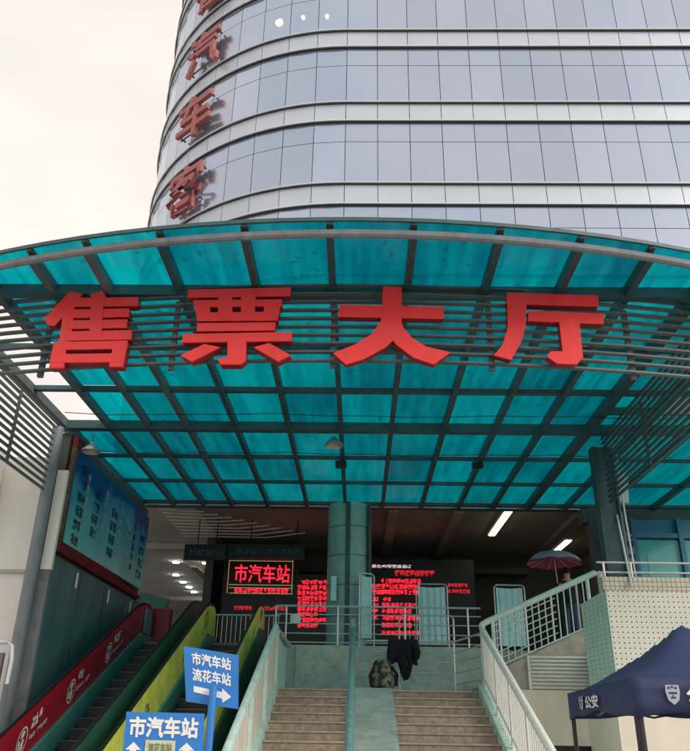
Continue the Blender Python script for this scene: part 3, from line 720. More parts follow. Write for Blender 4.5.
e2 = thing('escalator', 'right escalator between the two yellow printed sides', 'escalator', (-2.9, 14, 0), 'escalators going up to the hall')
esc_steps(e2, -3.3, -2.4)
by1 = balustrade(e2, -3.5, yellow, rubber, teal_strip)
by2 = balustrade(e2, -2.32, yellow, rubber, green_dk, mid=.35)
# prints on the panels (slanted with the slope); plane faces +X
sdir = Vector((0, 1, SL)).normalized()
for y in (12.35, 14.1, 15.9):
    o = Vector((-4.993, y, zst(y) + .50))
    m = MB(); n = 20
    for i in range(n):
        a0, a1 = 2*PI*i/n, 2*PI*(i+1)/n
        m.add([(math.cos(a0)*.19, math.sin(a0)*.19, 0), (math.cos(a1)*.19, math.sin(a1)*.19, 0), (math.cos(a1)*.165, math.sin(a1)*.165, 0), (math.cos(a0)*.165, math.sin(a0)*.165, 0)], [(0,1,2,3)])
    m.add([(-.03,-.14,0),(.05,-.13,0),(.07,.0,0),(.0,.03,0),(-.04,-.04,0)], [(0,1,2,3,4)])
    m.add([(-.06,.05,0),(.03,.04,0),(.09,.10,0),(.02,.14,0),(-.05,.12,0)], [(0,1,2,3,4)])
    m.add([(-.13,-.08,0),(-.06,-.10,0),(-.07,.03,0),(-.12,.04,0)], [(0,1,2,3)])
    m.xf(frame_mat(o, sdir, (0,0,1))).build('emblem', white_print, br1)
    m = MB(); glyphs(m, .28, .06, 3, .13, .17, rng, .15, .22); glyphs(m, .26, -.10, 9, .075, .07, rng, .2, .2)
    m.xf(frame_mat(o, sdir, (0,0,1))).build('slogan', white_print, br1)
for X, ys in ((-3.447, (12.2, 13.3, 14.6, 15.7, 17.6)), (-2.267, (12.5, 14, 15.6, 17.0, 18.0))):
    for k, y in enumerate(ys):
        m = MB(); s_ = .22 if k % 2 else .32; glyphs(m, 0, 0, 1, s_*1.4, s_, rng, .0, .12)
        if m.v: m.xf(frame_mat((X, y, zst(y) + .42), sdir, (0,0,1))).build('print', green_print if k % 2 or y > 17 else white_print, by1 if X < -3 else by2)
q = MB().box(-4.99, -4.95, 18.2, 18.75, FZ + .2, FZ + .75).build('notice_plate', teal_strip, e1)
MB().box(-5.04, -4.6, 19.0, 19.28, FZ, FZ + .86).build('end_cabinet', red_panel, e1)
# dark wall behind/below the escalator heads
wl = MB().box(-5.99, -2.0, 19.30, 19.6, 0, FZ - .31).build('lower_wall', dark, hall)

# small railing behind
rb = thing('bar_railing', 'dim railing of upright bars at the head of the right escalator', 'railing', (-3, 21, FZ))
MB().tube([(-3.95, 21, 4.18), (-2.1, 21, 4.18)], .025, 8).build('top_rail', chrome, rb)
MB().tube([(-3.95, 21, 3.35), (-2.1, 21, 3.35)], .018, 8).build('bottom_rail', chrome, rb)
for i in range(15): MB().tube([(-3.9 + i * .125, 21, FZ), (-3.9 + i * .125, 21, 4.18)], .011, 6).build('bar', chrome, rb)

# ------------------------------------------------------------------ stairs and landing
SS = .4; LZ = 2.2; LY = 16.0
def zs_(y): return LZ - SS * (LY - y)
ld = MB().box(-1.6, 2.5, LY + .03, 18.5, LZ - .4, LZ).build('landing', concrete2); struct(ld)
def flight(name, X0, X1, lab):
    t = thing('staircase', lab, 'stairs', ((X0+X1)/2, 13, 0), 'brown stone stair flights')
    n = 15; tr_ = .375; rs = LZ / n * 1.0
    for k in range(n):
        zt_ = LZ - rs * k; y0 = LY - tr_ * k * (rs / .15)
        d_ = tr_ * rs / .15
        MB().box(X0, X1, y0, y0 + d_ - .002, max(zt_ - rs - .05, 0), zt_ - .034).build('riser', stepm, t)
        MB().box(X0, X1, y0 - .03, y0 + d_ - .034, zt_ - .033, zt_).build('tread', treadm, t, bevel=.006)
    MB().prism([Vector((X0, y_, z_)) for y_, z_ in [(LY + .38, 0), (LY + .38, LZ - .2), (LY, LZ - .25), (10.7, 0)]], (X1 - X0, 0, 0)).build('stringer', concrete2, t)
    return t
flight('l', -1.57, -.15, 'left brown stone flight between the boarded parapet and the green middle pole')
flight('r', .68, 2.36, 'right brown stone flight between the smooth ramp and the white balusters')
def slope_box(X0, X1, off, ya=10.5, yb=LY, base=0):
    ya0 = max(ya, LY - (LZ + off) / SS + .01)
    return MB().prism([Vector((X0, y_, z_)) for y_, z_ in [(ya0, base), (ya0, zs_(ya0) + off), (yb, LZ + off), (yb + .02, base)]], (X1 - X0, 0, 0))
rp_ = slope_box(-.10, .675, .03).build('ramp', concrete); rp_['kind'] = 'structure'
c1_ = slope_box(-1.78, -1.575, .12).build('kerb', mint); tag(c1_, 'sloping mint kerb between the boarded parapet and the left flight', 'kerb', 'sloping stair kerbs')
c2_ = slope_box(2.365, 2.58, .12).build('kerb', mint); tag(c2_, 'sloping mint kerb under the white balusters of the right flight', 'kerb', 'sloping stair kerbs')
# boarded parapet
pp = thing('boarded_parapet', 'sloping parapet of cream boards with a mint cap left of the stairs', 'parapet', (-1.75, 13, 0))
y = 10.0; PH = 1.12
while y < LY - .01:
    y2 = min(y + .245, LY); zb0 = max(zs_(y) + .13, 0)
    MB().hexa([(-1.72, y, zb0), (-1.67, y, zb0), (-1.67, y2-.012, zb0 + .0), (-1.72, y2-.012, zb0)], [(-1.72, y, zs_(y) + PH), (-1.67, y, zs_(y) + PH), (-1.67, y2-.012, zs_(y2) + PH), (-1.72, y2-.012, zs_(y2) + PH)]).build('board', board, pp); y += .245
for y in (10.9, 12.6, 14.3, 15.95):
    MB().box(-1.665, -1.60, y - .05, y + .05, max(zs_(y) + .10,0), zs_(y) + PH - .02).build('post', mint, pp)
MB().tube([(-1.68, 9.8, zs_(9.8) + PH + .03), (-1.68, LY, LZ + PH + .03)], .06, 10).build('cap_rail', mint, pp, smooth=True)
MB().tube([(-1.68, LY, LZ + PH + .03), (-1.66, 16.3, LZ + PH - .02), (-1.6, 18.3, LZ + 1.0)], .055, 10).build('cap_rail', concrete, pp, smooth=True)
y = LY + .02
while y < 18.2:
    MB().box(-1.72, -1.67, y, y + .34, LZ, LZ + PH - .05).build('board', mint, pp); y += .36
# middle handrail
mh = thing('middle_handrail', 'dark green steel handrail running up the middle of the stairs', 'handrail', (-.12, 13, 0))
MB().tube([(-.12, 9.8, zs_(9.8) + 1.1), (-.12, 15.9, LZ + 1.08), (-.12, 16.1, LZ + 1.2)], .055, 10).build('rail', mint_pole, mh, smooth=True)
MB().tube([(-.12, 9.8, zs_(9.8) + .6), (-.12, 15.9, LZ + .58)], .035, 8).build('rail', mint_pole, mh, smooth=True)
for y in (10.8, 12.5, 14.2, 16.0): MB().tube([(-.12, y, max(zs_(y), 0)), (-.12, y, zs_(y) + (1.32 if y > 15 else 1.1))], .065, 8).build('post', mint_pole, mh, smooth=True)
# white baluster railing on the right
br = thing('baluster_railing', 'white baluster railing with thick mint cap down the right side of the stairs', 'railing', (2.48, 13, 0))
MB().tube([(2.48, 9.6, zs_(9.6) + 1.2), (2.48, LY - .15, zs_(LY - .15) + 1.2), (2.50, LY, LZ + 1.24)], .06, 10).build('cap_rail', white_paint, br, smooth=True)
MB().tube([(2.48, 9.6, zs_(9.6) + .28), (2.48, LY - .05, LZ + .26)], .025, 8).build('bottom_rail', white_paint, br, smooth=True)
y = 9.7; k = 0
while y < LY:
    big = k % 9 == 0
    r_ = .035 if big else .012
    MB().tube([(2.48, y, max(zs_(y) + .1, 0)), (2.48, y, zs_(y) + 1.17)], r_, 6).build('post' if big else 'baluster', white_paint, br); y += .135; k += 1
MB().tube([(2.50, LY + .02, LZ), (2.50, LY + .02, LZ + 1.24)], .045, 8).build('post', mint, br)
# wall behind the landing and platform
pw = MB().box(-1.95, 2.9, 18.52, 18.75, 0, FZ + .03).build('landing_wall', concrete); tag(pw, 'stained grey green concrete wall behind the landing', 'wall')
MB().box(-1.45, -1.40, 18.48, 18.515, LZ, FZ).build('pilaster', concrete, pw)
pf = MB().box(-2.0, 12, 18.76, 19.29, FZ - .3, FZ).build('platform', floorm); struct(pf)
pf2 = MB().box(5.02, 12, 14.25, 18.75, FZ - .3, FZ - .004).build('platform', floorm); struct(pf2)
# second flight (rising to the right)
f2 = thing('staircase', 'side flight rising right from the landing behind the mesh railing', 'stairs', (3.7, 17, 0), 'brown stone stair flights')
for k in range(7):
    x = 2.60 + k * .36; z = LZ + .143 * (k + 1)
    MB().box(x, x + .359, 16.12, 18.5, z - .14, z).build('tread', treadm, f2)
MB().prism([(2.52, 16, 0), (5.0, 16, 0), (5.0, 16, FZ + .30), (4.69, 16, 3.45), (2.92, 16, 2.66), (2.52, 16, 2.46)], (0, .115, 0)).build('stringer', concrete2, f2)
# mesh railing on it
mr = thing('mesh_railing', 'mint handrail with wire mesh and upright bars beside the side flight', 'railing', (3.7, 15.95, LZ))
def zrl(x): return 3.44 + (4.53 - 3.44) * (x - 2.47) / (4.96 - 2.47)
def zlo(x): return 2.56 + .42 * (x - 2.55)
MB().tube([(2.50, 16.0, 3.44), (2.6, 15.96, 3.50), (4.90, 15.96, zrl(4.9)), (5.0, 15.97, zrl(4.96) - .02), (5.02, 15.97, 3.75)], .062, 10).build('cap_rail', mint, mr, smooth=True)
for x in (2.72, 4.72): MB().tube([(x, 15.96, zlo(x) - .1), (x, 15.96, zrl(x))], .04, 8).build('post', mint, mr)
x = 2.86; k = 0
while x < 4.68:
    MB().tube([(x, 15.96, zlo(x)), (x, 15.96, zrl(x) - .04)], .013 if k % 4 else .022, 6).build('bar', chrome if k % 4 == 0 else mint, mr); x += .135; k += 1
for h in range(1, 7):
    f = h / 7
    MB().tube([(2.72, 15.945, zlo(2.72)*(1-f) + zrl(2.72)*f), (4.02, 15.945, zlo(4.02)*(1-f) + zrl(4.02)*f)], .010, 5).build('mesh_wire', mint, mr)
MB().tube([(2.6, 15.96, zlo(2.6)), (4.72, 15.96, zlo(4.72))], .018, 6).build('bottom_rail', mint, mr)
# louvre vent
vt = thing('louvre_vent', 'white slatted louvre vent in the wall below the side flight', 'vent', (4.0, 15.9, 2.25))
MB().box(3.34, 4.70, 15.93, 15.985, 2.24, 2.87).build('back', concrete2, vt)
for x in (3.34, 4.66): MB().box(x, x + .04, 15.86, 15.925, 2.24, 2.87).build('frame', white_paint, vt)
for k in range(9):
    z = 2.26 + k * .07; MB().hexa([(3.385, 15.90, z), (4.655, 15.90, z), (4.655, 15.925, z + .035), (3.385, 15.925, z + .035)], [(3.385, 15.895, z + .012), (4.655, 15.895, z + .012), (4.655, 15.92, z + .047), (3.385, 15.92, z + .047)]).build('slat', white_paint, vt)
lwall = thing('lower_cream_wall', 'plain cream wall below the louvre vent behind the navy tent', 'wall', (5.5, 15.9, 0))
MB().box(2.6, 4.98, 15.86, 15.99, 1.27, 2.235).build('face', cream, lwall)
MB().box(2.6, 3.70, 15.86, 15.99, 0, 1.268).build('face', cream, lwall)
MB().box(3.70, 4.62, 15.94, 15.985, 0, 1.268).build('dark_opening', blackm, lwall)
MB().box(4.62, 4.98, 15.86, 15.99, 0, 1.268).build('face', cream, lwall)
# dotted block
bl = thing('tiled_parapet_block', 'pale tiled block with dotted front, mint tiled side and beige mosaic top band', 'wall', (7, 15, 0))
MB().box(4.47, 12, 14.0, 14.2, 2.0, 3.85).build('dotted_front', dots, bl)
MB().prism([(4.45, 13.998, 2.0), (4.40, 15.5, 2.0), (4.40, 15.5, 3.80), (4.45, 13.998, 3.85)], (.018, 0, 0)).build('mint_side', mint_tile, bl)
MB().box(4.405, 12, 14.04, 15.85, 0, 1.998).build('plain_base', cream, bl)
MB().box(4.42, 12, 13.985, 14.22, 3.853, 4.085).build('mosaic_band', grid_beige, bl)
# steel rails on the block
tr2 = thing('parapet_rail', 'shiny double steel rail along the top of the beige mosaic band', 'railing', (8, 14.1, 4.08))
for z in (4.36, 4.18): MB().tube([(4.38, 14.1, z), (11, 14.1, z)], .02, 8).build('rail', chrome, tr2)
for x in (4.5, 5.0, 6.6, 8.2): MB().tube([(x, 14.1, 4.08), (x, 14.1, 4.36)], .022, 8).build('post', chrome, tr2)
# platform railing
rl1 = thing('steel_railing', 'stainless railing with three crossbars and upright posts along the platform edge', 'railing', (.4, 18.6, FZ))
for z in (4.12, 3.93, 3.72, 3.50, 3.30): MB().tube([(-1.97, 18.62, z), (2.9, 18.62, z)], .024 if z > 4 else .014, 8).build('rail', chrome, rl1)
for x in (-1.97, -1.72, -.49, 1.1, 2.59): MB().tube([(x, 18.62, FZ), (x, 18.62, 4.12)], .022, 8).build('post', chrome, rl1)
for z in (4.12, 3.72, 3.3): MB().tube([(-1.97, 18.62, z), (-2.02, 19.6, z)], .02, 8).build('return_rail', chrome, rl1)
MB().box(-1.62, -1.38, 18.585, 18.595, 3.72, 3.93).build('notice_plate', mint, rl1)
for s_ in (.66, 1.62, 2.2):      # hoop barriers behind
    pass
hp = thing('hoop_barrier', 'rounded steel hoop barrier behind the platform railing', 'barrier', (1.65, 19.0, FZ))
MB().tube([(.98, 19, FZ), (.98, 19, 3.92), (1.05, 19, 3.99), (2.22, 19, 3.99), (2.29, 19, 3.92), (2.29, 19, FZ)], .022, 8).build('hoop', chrome, hp, smooth=True)
for i in range(9): MB().tube([(1.1 + i * .13, 19, FZ + .1), (1.1 + i * .13, 19, 3.99)], .008, 5).build('bar', chrome, hp)
# landing railing
rl2 = thing('steel_railing', 'stainless landing railing with five crossbars behind the camouflage backpack', 'railing', (1, 17.5, LZ))
for k, z in enumerate((3.25, 3.02, 2.82, 2.60, 2.38)):
    MB().tube([(.0, 17.9, z + .04), (.30, 17.5, z), (2.10, 17.5, z)], .024 if k == 0 else .014, 8).build('rail', chrome, rl2)
    MB().tube([(2.10, 17.5, z), (2.52, 16.25, z + .06)], .022 if k == 0 else .014, 8).build('rail', chrome, rl2)
for x in (.90, 2.10): MB().tube([(x, 17.5, LZ), (x, 17.5, 3.25)], .026, 8).build('post', chrome, rl2)

# ------------------------------------------------------------------ folding screens
def fscreen(X0, X1, Y, lab, ang=0):
    t = thing('folding_screen', lab, 'screen', ((X0+X1)/2, Y, FZ), 'turquoise cloth screens on wheels')
    w_ = (X1 - X0) / 2; c = Vector(((X0+X1)/2, Y, 0)); dx = Vector((math.cos(ang), math.sin(ang), 0))
    P = lambda s_, z, o=0: c + dx * s_ + Vector((-dx.y, dx.x, 0)) * o + Vector((0, 0, z))
    MB().tube([P(-w_, FZ+.05), P(-w_, FZ+1.72), P(-w_+.06, FZ+1.78), P(w_-.06, FZ+1.78), P(w_, FZ+1.72), P(w_, FZ+.05)], .018, 8).build('frame', chrome, t, smooth=True)
    m = MB(); n = 14
    for i in range(n):
        a, b = -w_ + .05 + (2*w_-.1) * i / n, -w_ + .05 + (2*w_-.1) * (i+1) / n
        oa, ob = .02 * math.sin(i * 1.9), .02 * math.sin((i+1) * 1.9)
        sa, sb = .03*math.sin(PI*i/n), .03*math.sin(PI*(i+1)/n)
        m.add([P(a, FZ+.25, oa), P(b, FZ+.25, ob), P(b, FZ+1.72-sb, ob), P(a, FZ+1.72-sa, oa)], [(0,1,2,3)])
    m.build('cloth', cyan_cloth, t, smooth=True)
    for s_ in (-w_, w_):
        MB().bar(P(s_, FZ+.04, -.22), P(s_, FZ+.04, .22), .03, .03).build('foot', chrome, t)
fscreen(1.52, 2.34, 20.5, 'turquoise folding screen in front of the red display, left of the other wide one')
fscreen(3.58, 4.38, 20.5, 'turquoise folding screen between the red display and the umbrella')
fscreen(-.02, .42, 19.05, 'narrow turned turquoise folding screen against the round column', ang=R(35))

# ------------------------------------------------------------------ pendant lamps
def lamp(px, py, lab):
    d = at(px, py, 10) - EYE; p = EYE + d * ((6.5 - 1.6) / d.z); p.y = 13.93; p = at(px, py, 13.93)
    t = thing('pendant_lamp', lab, 'lamp', tuple(p), 'shaded lamps hung under the canopy')
    m = MB(); n = 20; prof = [(.19, -.04), (.175, 0), (.10, .08), (.04, .12), (.03, .16)]
    rings = [[(p.x + r_*math.cos(2*PI*k/n), p.y + r_*math.sin(2*PI*k/n), p.z + z) for k in range(n)] for r_, z in prof]
    m.add([v for q in rings for v in q], [(i*n+k, i*n+(k+1)%n, (i+1)*n+(k+1)%n, (i+1)*n+k) for i in range(len(prof)-1) for k in range(n)])
    m.build('lamp_shade', lampshade, t, smooth=True)
    MB().tube([(p.x, p.y, p.z - .07), (p.x, p.y, p.z + .05)], .05, 10, .03).build('bulb', bulbm, t, smooth=True)
    MB().tube([(p.x, p.y, p.z + .15), (p.x, p.y, 6.72)], .015, 6).build('stem', steel, t)
lamp(334, 444, 'round metal shaded lamp hanging under the canopy near its middle')
lamp(91, 450, 'round metal shaded lamp hanging under the canopy above the billboard')
for px, lab in ((341, 'small black box under the canopy just behind the middle lamp'), (478, 'small black box under the canopy right of the middle')):
    p = at(px, 461, 15.7); o = MB().box(p.x - .12, p.x + .12, 15.72, 15.88, p.z - .12, 6.82).build('speaker_box', blackm, bevel=.01); tag(o, lab, 'speaker', 'black boxes fixed under the canopy')

# ------------------------------------------------------------------ shop front right
sh = thing('shop_front', 'blue framed glass shop front at the right edge under the canopy', 'shop front', (9, 19, FZ))
MB().box(6.75, 12, 19.35, 19.45, FZ, 6.49).build('back', blue_frame, sh)
for x in (7.0, 8.2, 9.4, 10.6): MB().box(x - .06, x + .06, 19.2, 19.345, FZ, 6.5).build('frame', blue_frame, sh)
MB().box(7.0, 12, 19.22, 19.34, 6.0, 6.12).build('frame', blue_frame, sh)
for x in (7.0, 8.2, 9.4):
    MB().box(x + .065, x + 1.135, 19.28, 19.30, FZ + .1, 5.95).build('pane', teal_pane, sh)
    MB().prism([Vector((x + .3, 19.27, FZ + .3)), Vector((x + 1.05, 19.27, FZ + .3)), Vector((x + 1.0, 19.27, 5.85)), Vector((x + .28, 19.27, 5.6))], (0, .005, 0)).build('poster', M('pale_teal_poster', (.13,.42,.40), .3), sh)
cc = MB().box(6.40, 6.72, 19.0, 19.3, FZ, 6.6).build('square_column', concrete2); tag(cc, 'square brownish concrete column between the teal post and the shop front', 'column')
bn = thing('banner', 'dark vertical banner with faint print beside the blue shop front', 'banner', (6.86, 19.1, FZ))
MB().box(6.74, 6.93, 19.1, 19.13, FZ, 6.4).build('cloth', M('banner_cloth', (.02,.035,.07), .7), bn)
m = MB()
for k in range(8): glyphs(m, 0, -k * .34, 1, .16, .24, rng, 0, .13)
m.xf(frame_mat((6.76, 19.094, 5.9), (1,0,0), (0,0,1))).build('print', M('banner_print', (.3,.3,.33), .7), bn)

# ------------------------------------------------------------------ person with umbrella
def skinned(name, pts, edges_, rad, mat, parent, sub=2):
    me = bpy.data.meshes.new(name); o0 = Vector(parent.get('_w', (0,0,0)))
    me.from_pydata([tuple(Vector(p) - o0) for p in pts], edges_, [])
    o = bpy.data.objects.new(name, me); C.objects.link(o); o.parent = parent; me.materials.append(mat)
    sk = o.modifiers.new('skin', 'SKIN'); sk.use_smooth_shade = True
    for i, r_ in enumerate(rad): me.skin_vertices[0].data[i].radius = (r_, r_) if not isinstance(r_, tuple) else r_
    me.skin_vertices[0].data[0].use_root = True
    s_ = o.modifiers.new('sub', 'SUBSURF'); s_.levels = sub; s_.render_levels = sub
    dg = bpy.context.evaluated_depsgraph_get(); dg.update()
    me2 = bpy.data.meshes.new_from_object(o.evaluated_get(dg)); o.modifiers.clear(); o.data = me2; me2.shade_smooth(); o['_w'] = list(o0)
    return o
PX_, PY_ = 4.75, 17.6
# the head of the side flight is at platform height
pfx = MB().box(4.2, 5.018, 16.13, 18.75, LZ + .6, FZ - .002).build('platform', floorm); struct(pfx)
per = thing('person', 'person in dark clothes and jeans standing on the stair head under an umbrella', 'person', (PX_, PY_, FZ))
def V(x, y, z): return (PX_ + x, PY_ + y, FZ + z)
pts = [V(0,0,.92), V(0,0,1.12), V(0,.0,1.36), V(0,-.01,1.46), V(0,-.03,1.54), V(0,-.03,1.64),
       V(.09,0,.86), V(.10,-.02,.48), V(.11,.0,.09), V(.11,-.14,.04), V(-.09,0,.86), V(-.10,-.02,.48), V(-.10,.0,.09), V(-.11,-.14,.04),
       V(.18,0,1.38), V(.23,.03,1.10), V(.22,-.08,.88), V(-.18,0,1.38), V(-.27,-.05,1.14), V(-.24,-.24,1.22), V(-.24,-.29,1.27), V(.22,-.12,.80)]
ed = [(0,1),(1,2),(2,3),(3,4),(4,5),(0,6),(6,7),(7,8),(8,9),(0,10),(10,11),(11,12),(12,13),(2,14),(14,15),(15,16),(16,21),(2,17),(17,18),(18,19),(19,20)]
pts_j = list(pts); pts_j[0] = V(0,0,.80); pts_t = list(pts); pts_t[0] = V(0,0,1.0)
rad = [(.15,.11),(.135,.10),(.15,.10),.055,(.075,.09),(.07,.085),.085,.06,.045,.035,.085,.06,.045,.035,.06,.045,.03,.06,.045,.03,.035,.035]
skinned('body', pts, ed, rad, skin, per)
coat_i = [0,1,2,14,15,16,17,18,19]
idx = {v: i for i, v in enumerate(coat_i)}
skinned('dark_jacket', [pts_j[i] for i in coat_i], [(idx[a],idx[b]) for a,b in ed if a in idx and b in idx],
        [(.175,.13),(.165,.125),(.17,.12),.085,.065,.048,.085,.065,.048], cloth_black, per)
tr_i = [0,6,7,8,10,11,12]; idx = {v: i for i, v in enumerate(tr_i)}
skinned('jeans', [pts_t[i] for i in tr_i], [(idx[a],idx[b]) for a,b in ed if a in idx and b in idx], [(.165,.125),.10,.078,.065,.10,.078,.065], M('denim', (.03,.05,.10), .85, 0, .2, 8), per)
hair = MB(); n = 16
for i in range(9):
    pass
hv = []; hf = []
for i in range(7):
    t_ = PI * .58 * i / 6
    for k in range(n): a_ = 2*PI*k/n; hv.append(V(.098*math.sin(t_)*math.cos(a_), -.015 + .112*math.sin(t_)*math.sin(a_), 1.60 + .13*math.cos(t_)))
for i in range(6):
    for k in range(n): hf.append((i*n+k, i*n+(k+1)%n, (i+1)*n+(k+1)%n, (i+1)*n+k))
hair.add(hv, hf).build('hair', cloth_black, per, smooth=True)
for sx in (-.10, .10): MB().box(PX_+sx-.045, PX_+sx+.045, PY_-.2, PY_+.06, FZ, FZ+.07).build('shoe', rubber, per, bevel=.02)
fm = MB()
for k in range(4): fm.tube([V(-.27 + .02*k, -.30, 1.30), V(-.275 + .02*k, -.335, 1.285), V(-.27 + .02*k, -.33, 1.26 - .004*k)], .009, 6)
fm.tube([V(-.22, -.29, 1.27), V(-.215, -.32, 1.31)], .01, 6); fm.build('fingers', skin, per, smooth=True)
# umbrella
uc = at(553, 551, 17.35); um = thing('umbrella', 'open umbrella with grey top and maroon rim held over the person', 'umbrella', (uc.x, uc.y, uc.z - .9))
n = 8; ur = .62
def upt(rf, a_): return (uc.x + ur*math.sin(rf*1.25)/math.sin(1.25)*math.cos(a_), uc.y + ur*math.sin(rf*1.25)/math.sin(1.25)*math.sin(a_), uc.z - .30*(1-math.cos(rf*1.25))/(1-math.cos(1.25)) + .03*rf*(math.cos(8*a_)-1)/2*-1)
def ucap(r0, r1, name, mat, off=0):
    m = MB(); K = 48; J = 6
    vs = [Vector(upt(r0 + (r1-r0)*j/J, 2*PI*k/K)) + Vector((0,0,off)) for j in range(J+1) for k in range(K)]
    m.add(vs, [(j*K+k, j*K+(k+1)%K, (j+1)*K+(k+1)%K, (j+1)*K+k) for j in range(J) for k in range(K)]); m.build(name, mat, um, smooth=True)
ucap(.02, .93, 'canopy', M('umbrella_grey', (.34,.25,.31), .7, 0, .1, 4)); ucap(.93, 1.0, 'rim', maroon); ucap(.02, .99, 'lining', M('umbrella_lining', (.42,.06,.12), .7), -.012)
MB().tube([(uc.x, uc.y, uc.z + .05), (uc.x + .02, uc.y - .05, uc.z - .75)], .010, 6).build('shaft', chrome, um)
MB().tube([(uc.x + .02, uc.y - .05, uc.z - .73), (uc.x + .022, uc.y - .055, uc.z - .88)], .018, 8).build('handle', blackm, um)
for k in range(8):
    a_ = 2*PI*k/8; q = Vector(upt(.97, a_)); MB().tube([q - Vector((0,0,.02)), (uc.x, uc.y, uc.z - .07)], .005, 4).build('rib', chrome, um)

# jacket on the rail
def cloth_sheet(name, fn, nu, nv, mat, parent=None, th=.02):
    vs = [fn(i/nu, j/nv) for j in range(nv+1) for i in range(nu+1)]
    m = MB(); m.add(vs, [(j*(nu+1)+i, j*(nu+1)+i+1, (j+1)*(nu+1)+i+1, (j+1)*(nu+1)+i) for j in range(nv) for i in range(nu)])
    o = m.build(name, mat, parent, smooth=True); s_ = o.modifiers.new('solid', 'SOLIDIFY'); s_.thickness = th
    return o
jk = thing('hanging_jacket', 'black jacket draped over the landing railing above the backpack', 'jacket', (.95, 17.4, 2.7), None)
def jf(u, v):
    L_ = .50 + .09*math.sin(u*7+1) 
    s_ = v * 1.0
    if s_ < .32: y = 17.545 + .02*math.sin(u*9); z = 3.29 - (.32 - s_) * 1.2
    else: y = 17.45 - .05*math.sin(u*11)*(s_) - .05*s_; z = 3.29 - (s_ - .32) * L_ * 1.35
    return Vector((.64 + u*.66 + .02*math.sin(v*6), y, z))
cloth_sheet('body', jf, 16, 12, cloth_black, jk)
MB().tube([(1.22, 17.42, 3.22), (1.29, 17.38, 3.0), (1.26, 17.36, 2.88)], .085, 10, .06).build('sleeve', cloth_black, jk, smooth=True)
MB().tube([(.92, 17.4, 2.95), (.98, 17.36, 2.65), (1.03, 17.38, 2.45)], .11, 10, .06).build('sleeve', cloth_black, jk, smooth=True)
MB().tube([(1.10, 17.4, 2.95), (1.12, 17.38, 2.75), (1.06, 17.38, 2.5)], .07, 10, .05).build('sleeve', cloth_black, jk, smooth=True)
# backpack
camo = bpy.data.materials.new('camouflage'); camo.use_nodes = True; nt = camo.node_tree
tcn = nt.nodes.new('ShaderNodeTexCoord'); nz = nt.nodes.new('ShaderNodeTexNoise'); nz.inputs['Scale'].default_value = 9; nz.inputs['Detail'].default_value = 3
crn = nt.nodes.new('ShaderNodeValToRGB'); crn.color_ramp.interpolation = 'CONSTANT'; e = crn.color_ramp.elements
e[0].color = (.02,.03,.02,1); e[1].position = .5; e[1].color = (.12,.14,.09,1); e.new(.44).color = (.05,.07,.04,1); e.new(.57).color = (.26,.28,.2,1)
nt.links.new(tcn.outputs['Object'], nz.inputs['Vector']); nt.links.new(nz.outputs['Fac'], crn.inputs[0]); nt.links.new(crn.outputs[0], nt.nodes['Principled BSDF'].inputs['Base Color'])
nt.nodes['Principled BSDF'].inputs['Roughness'].default_value = .85
bp_ = thing('backpack', 'bulky camouflage backpack standing on the landing by the ramp', 'backpack', (.52, 16.6, LZ))
def blob(cx, cy, cz, rx, ry, rz, seed, nu=22, nv=14, sq=.7):
    m = MB(); vs = []
    rg = random.Random(seed)
    for j in range(nv+1):
        t_ = PI*j/nv
        for i in range(nu):
            a_ = 2*PI*i/nu
            def sp_(c): return math.copysign(abs(c)**sq, c)
            k_ = 1 + .05*math.sin(3*a_+seed) * math.sin(2*t_+seed) + rg.uniform(-.012,.012)
            vs.append((cx + rx*sp_(math.sin(t_))*sp_(math.cos(a_))*k_, cy + ry*sp_(math.sin(t_))*sp_(math.sin(a_))*k_, cz + rz*sp_(math.cos(t_))*k_))
    m.add(vs, [(j*nu+i, j*nu+(i+1)%nu, (j+1)*nu+(i+1)%nu, (j+1)*nu+i) for j in range(nv) for i in range(nu)])
    return m
blob(.52, 16.6, LZ+.25, .27, .17, .25, 1).build('body', camo, bp_, smooth=True)
blob(.50, 16.6, LZ+.50, .19, .14, .09, 2).build('top_flap', camo, bp_, smooth=True)
blob(.52, 16.42, LZ+.19, .17, .07, .15, 3).build('front_pocket', camo, bp_, smooth=True)
MB().tube([(.70,16.45,LZ+.45), (.80,16.43,LZ+.3), (.78,16.45,LZ+.08)], .025, 6).build('strap', cloth_black, bp_, smooth=True)
MB().tube([(.33,16.45,LZ+.45), (.24,16.43,LZ+.28), (.27,16.45,LZ+.06)], .03, 6).build('strap', cloth_black, bp_, smooth=True)

# ------------------------------------------------------------------ sign stands
def sign(corners, Y, lab, fn, postx, Yp):
    a, b, c, d = [at(x, y, Y) for x, y in corners]
    t = thing('sign_stand', lab, 'sign', (at(postx, 720, Yp).x, Yp, 0), 'blue direction signs on poles')
    bd_ = MB().prism([a, b, c, d], (0, .03, 0)).build('board', sign_blue, t)
    edge = MB()
    fn(bd_, a, b, c, d)
    return t
def on_quad(a, b, c, d, u, v, off=.004): return a.lerp(b, u).lerp(d.lerp(c, u), v) - Vector((0, off, 0))
def put_text(t, body, quad, u0, u1, v0, v1, mat, bold=.03, name='lettering'):
    a, b, c, d = quad; m = text_mesh(body, 1, 1, bold); mm = MB()
    mm.v = [on_quad(a, b, c, d, u0 + (v.x + .5) * (u1 - u0), v1 - (v.y + .5) * (v1 - v0), .004 + v.z) for v in m.v]; mm.f = m.f
    o = mm.build(name, mat, t); return o
def put_poly(t, pts_, quad, mat, name, off=.004):
    mm = MB(); mm.add([on_quad(*quad, u, v, off) for u, v in pts_], [tuple(range(len(pts_)))]); return mm.build(name, mat, t)
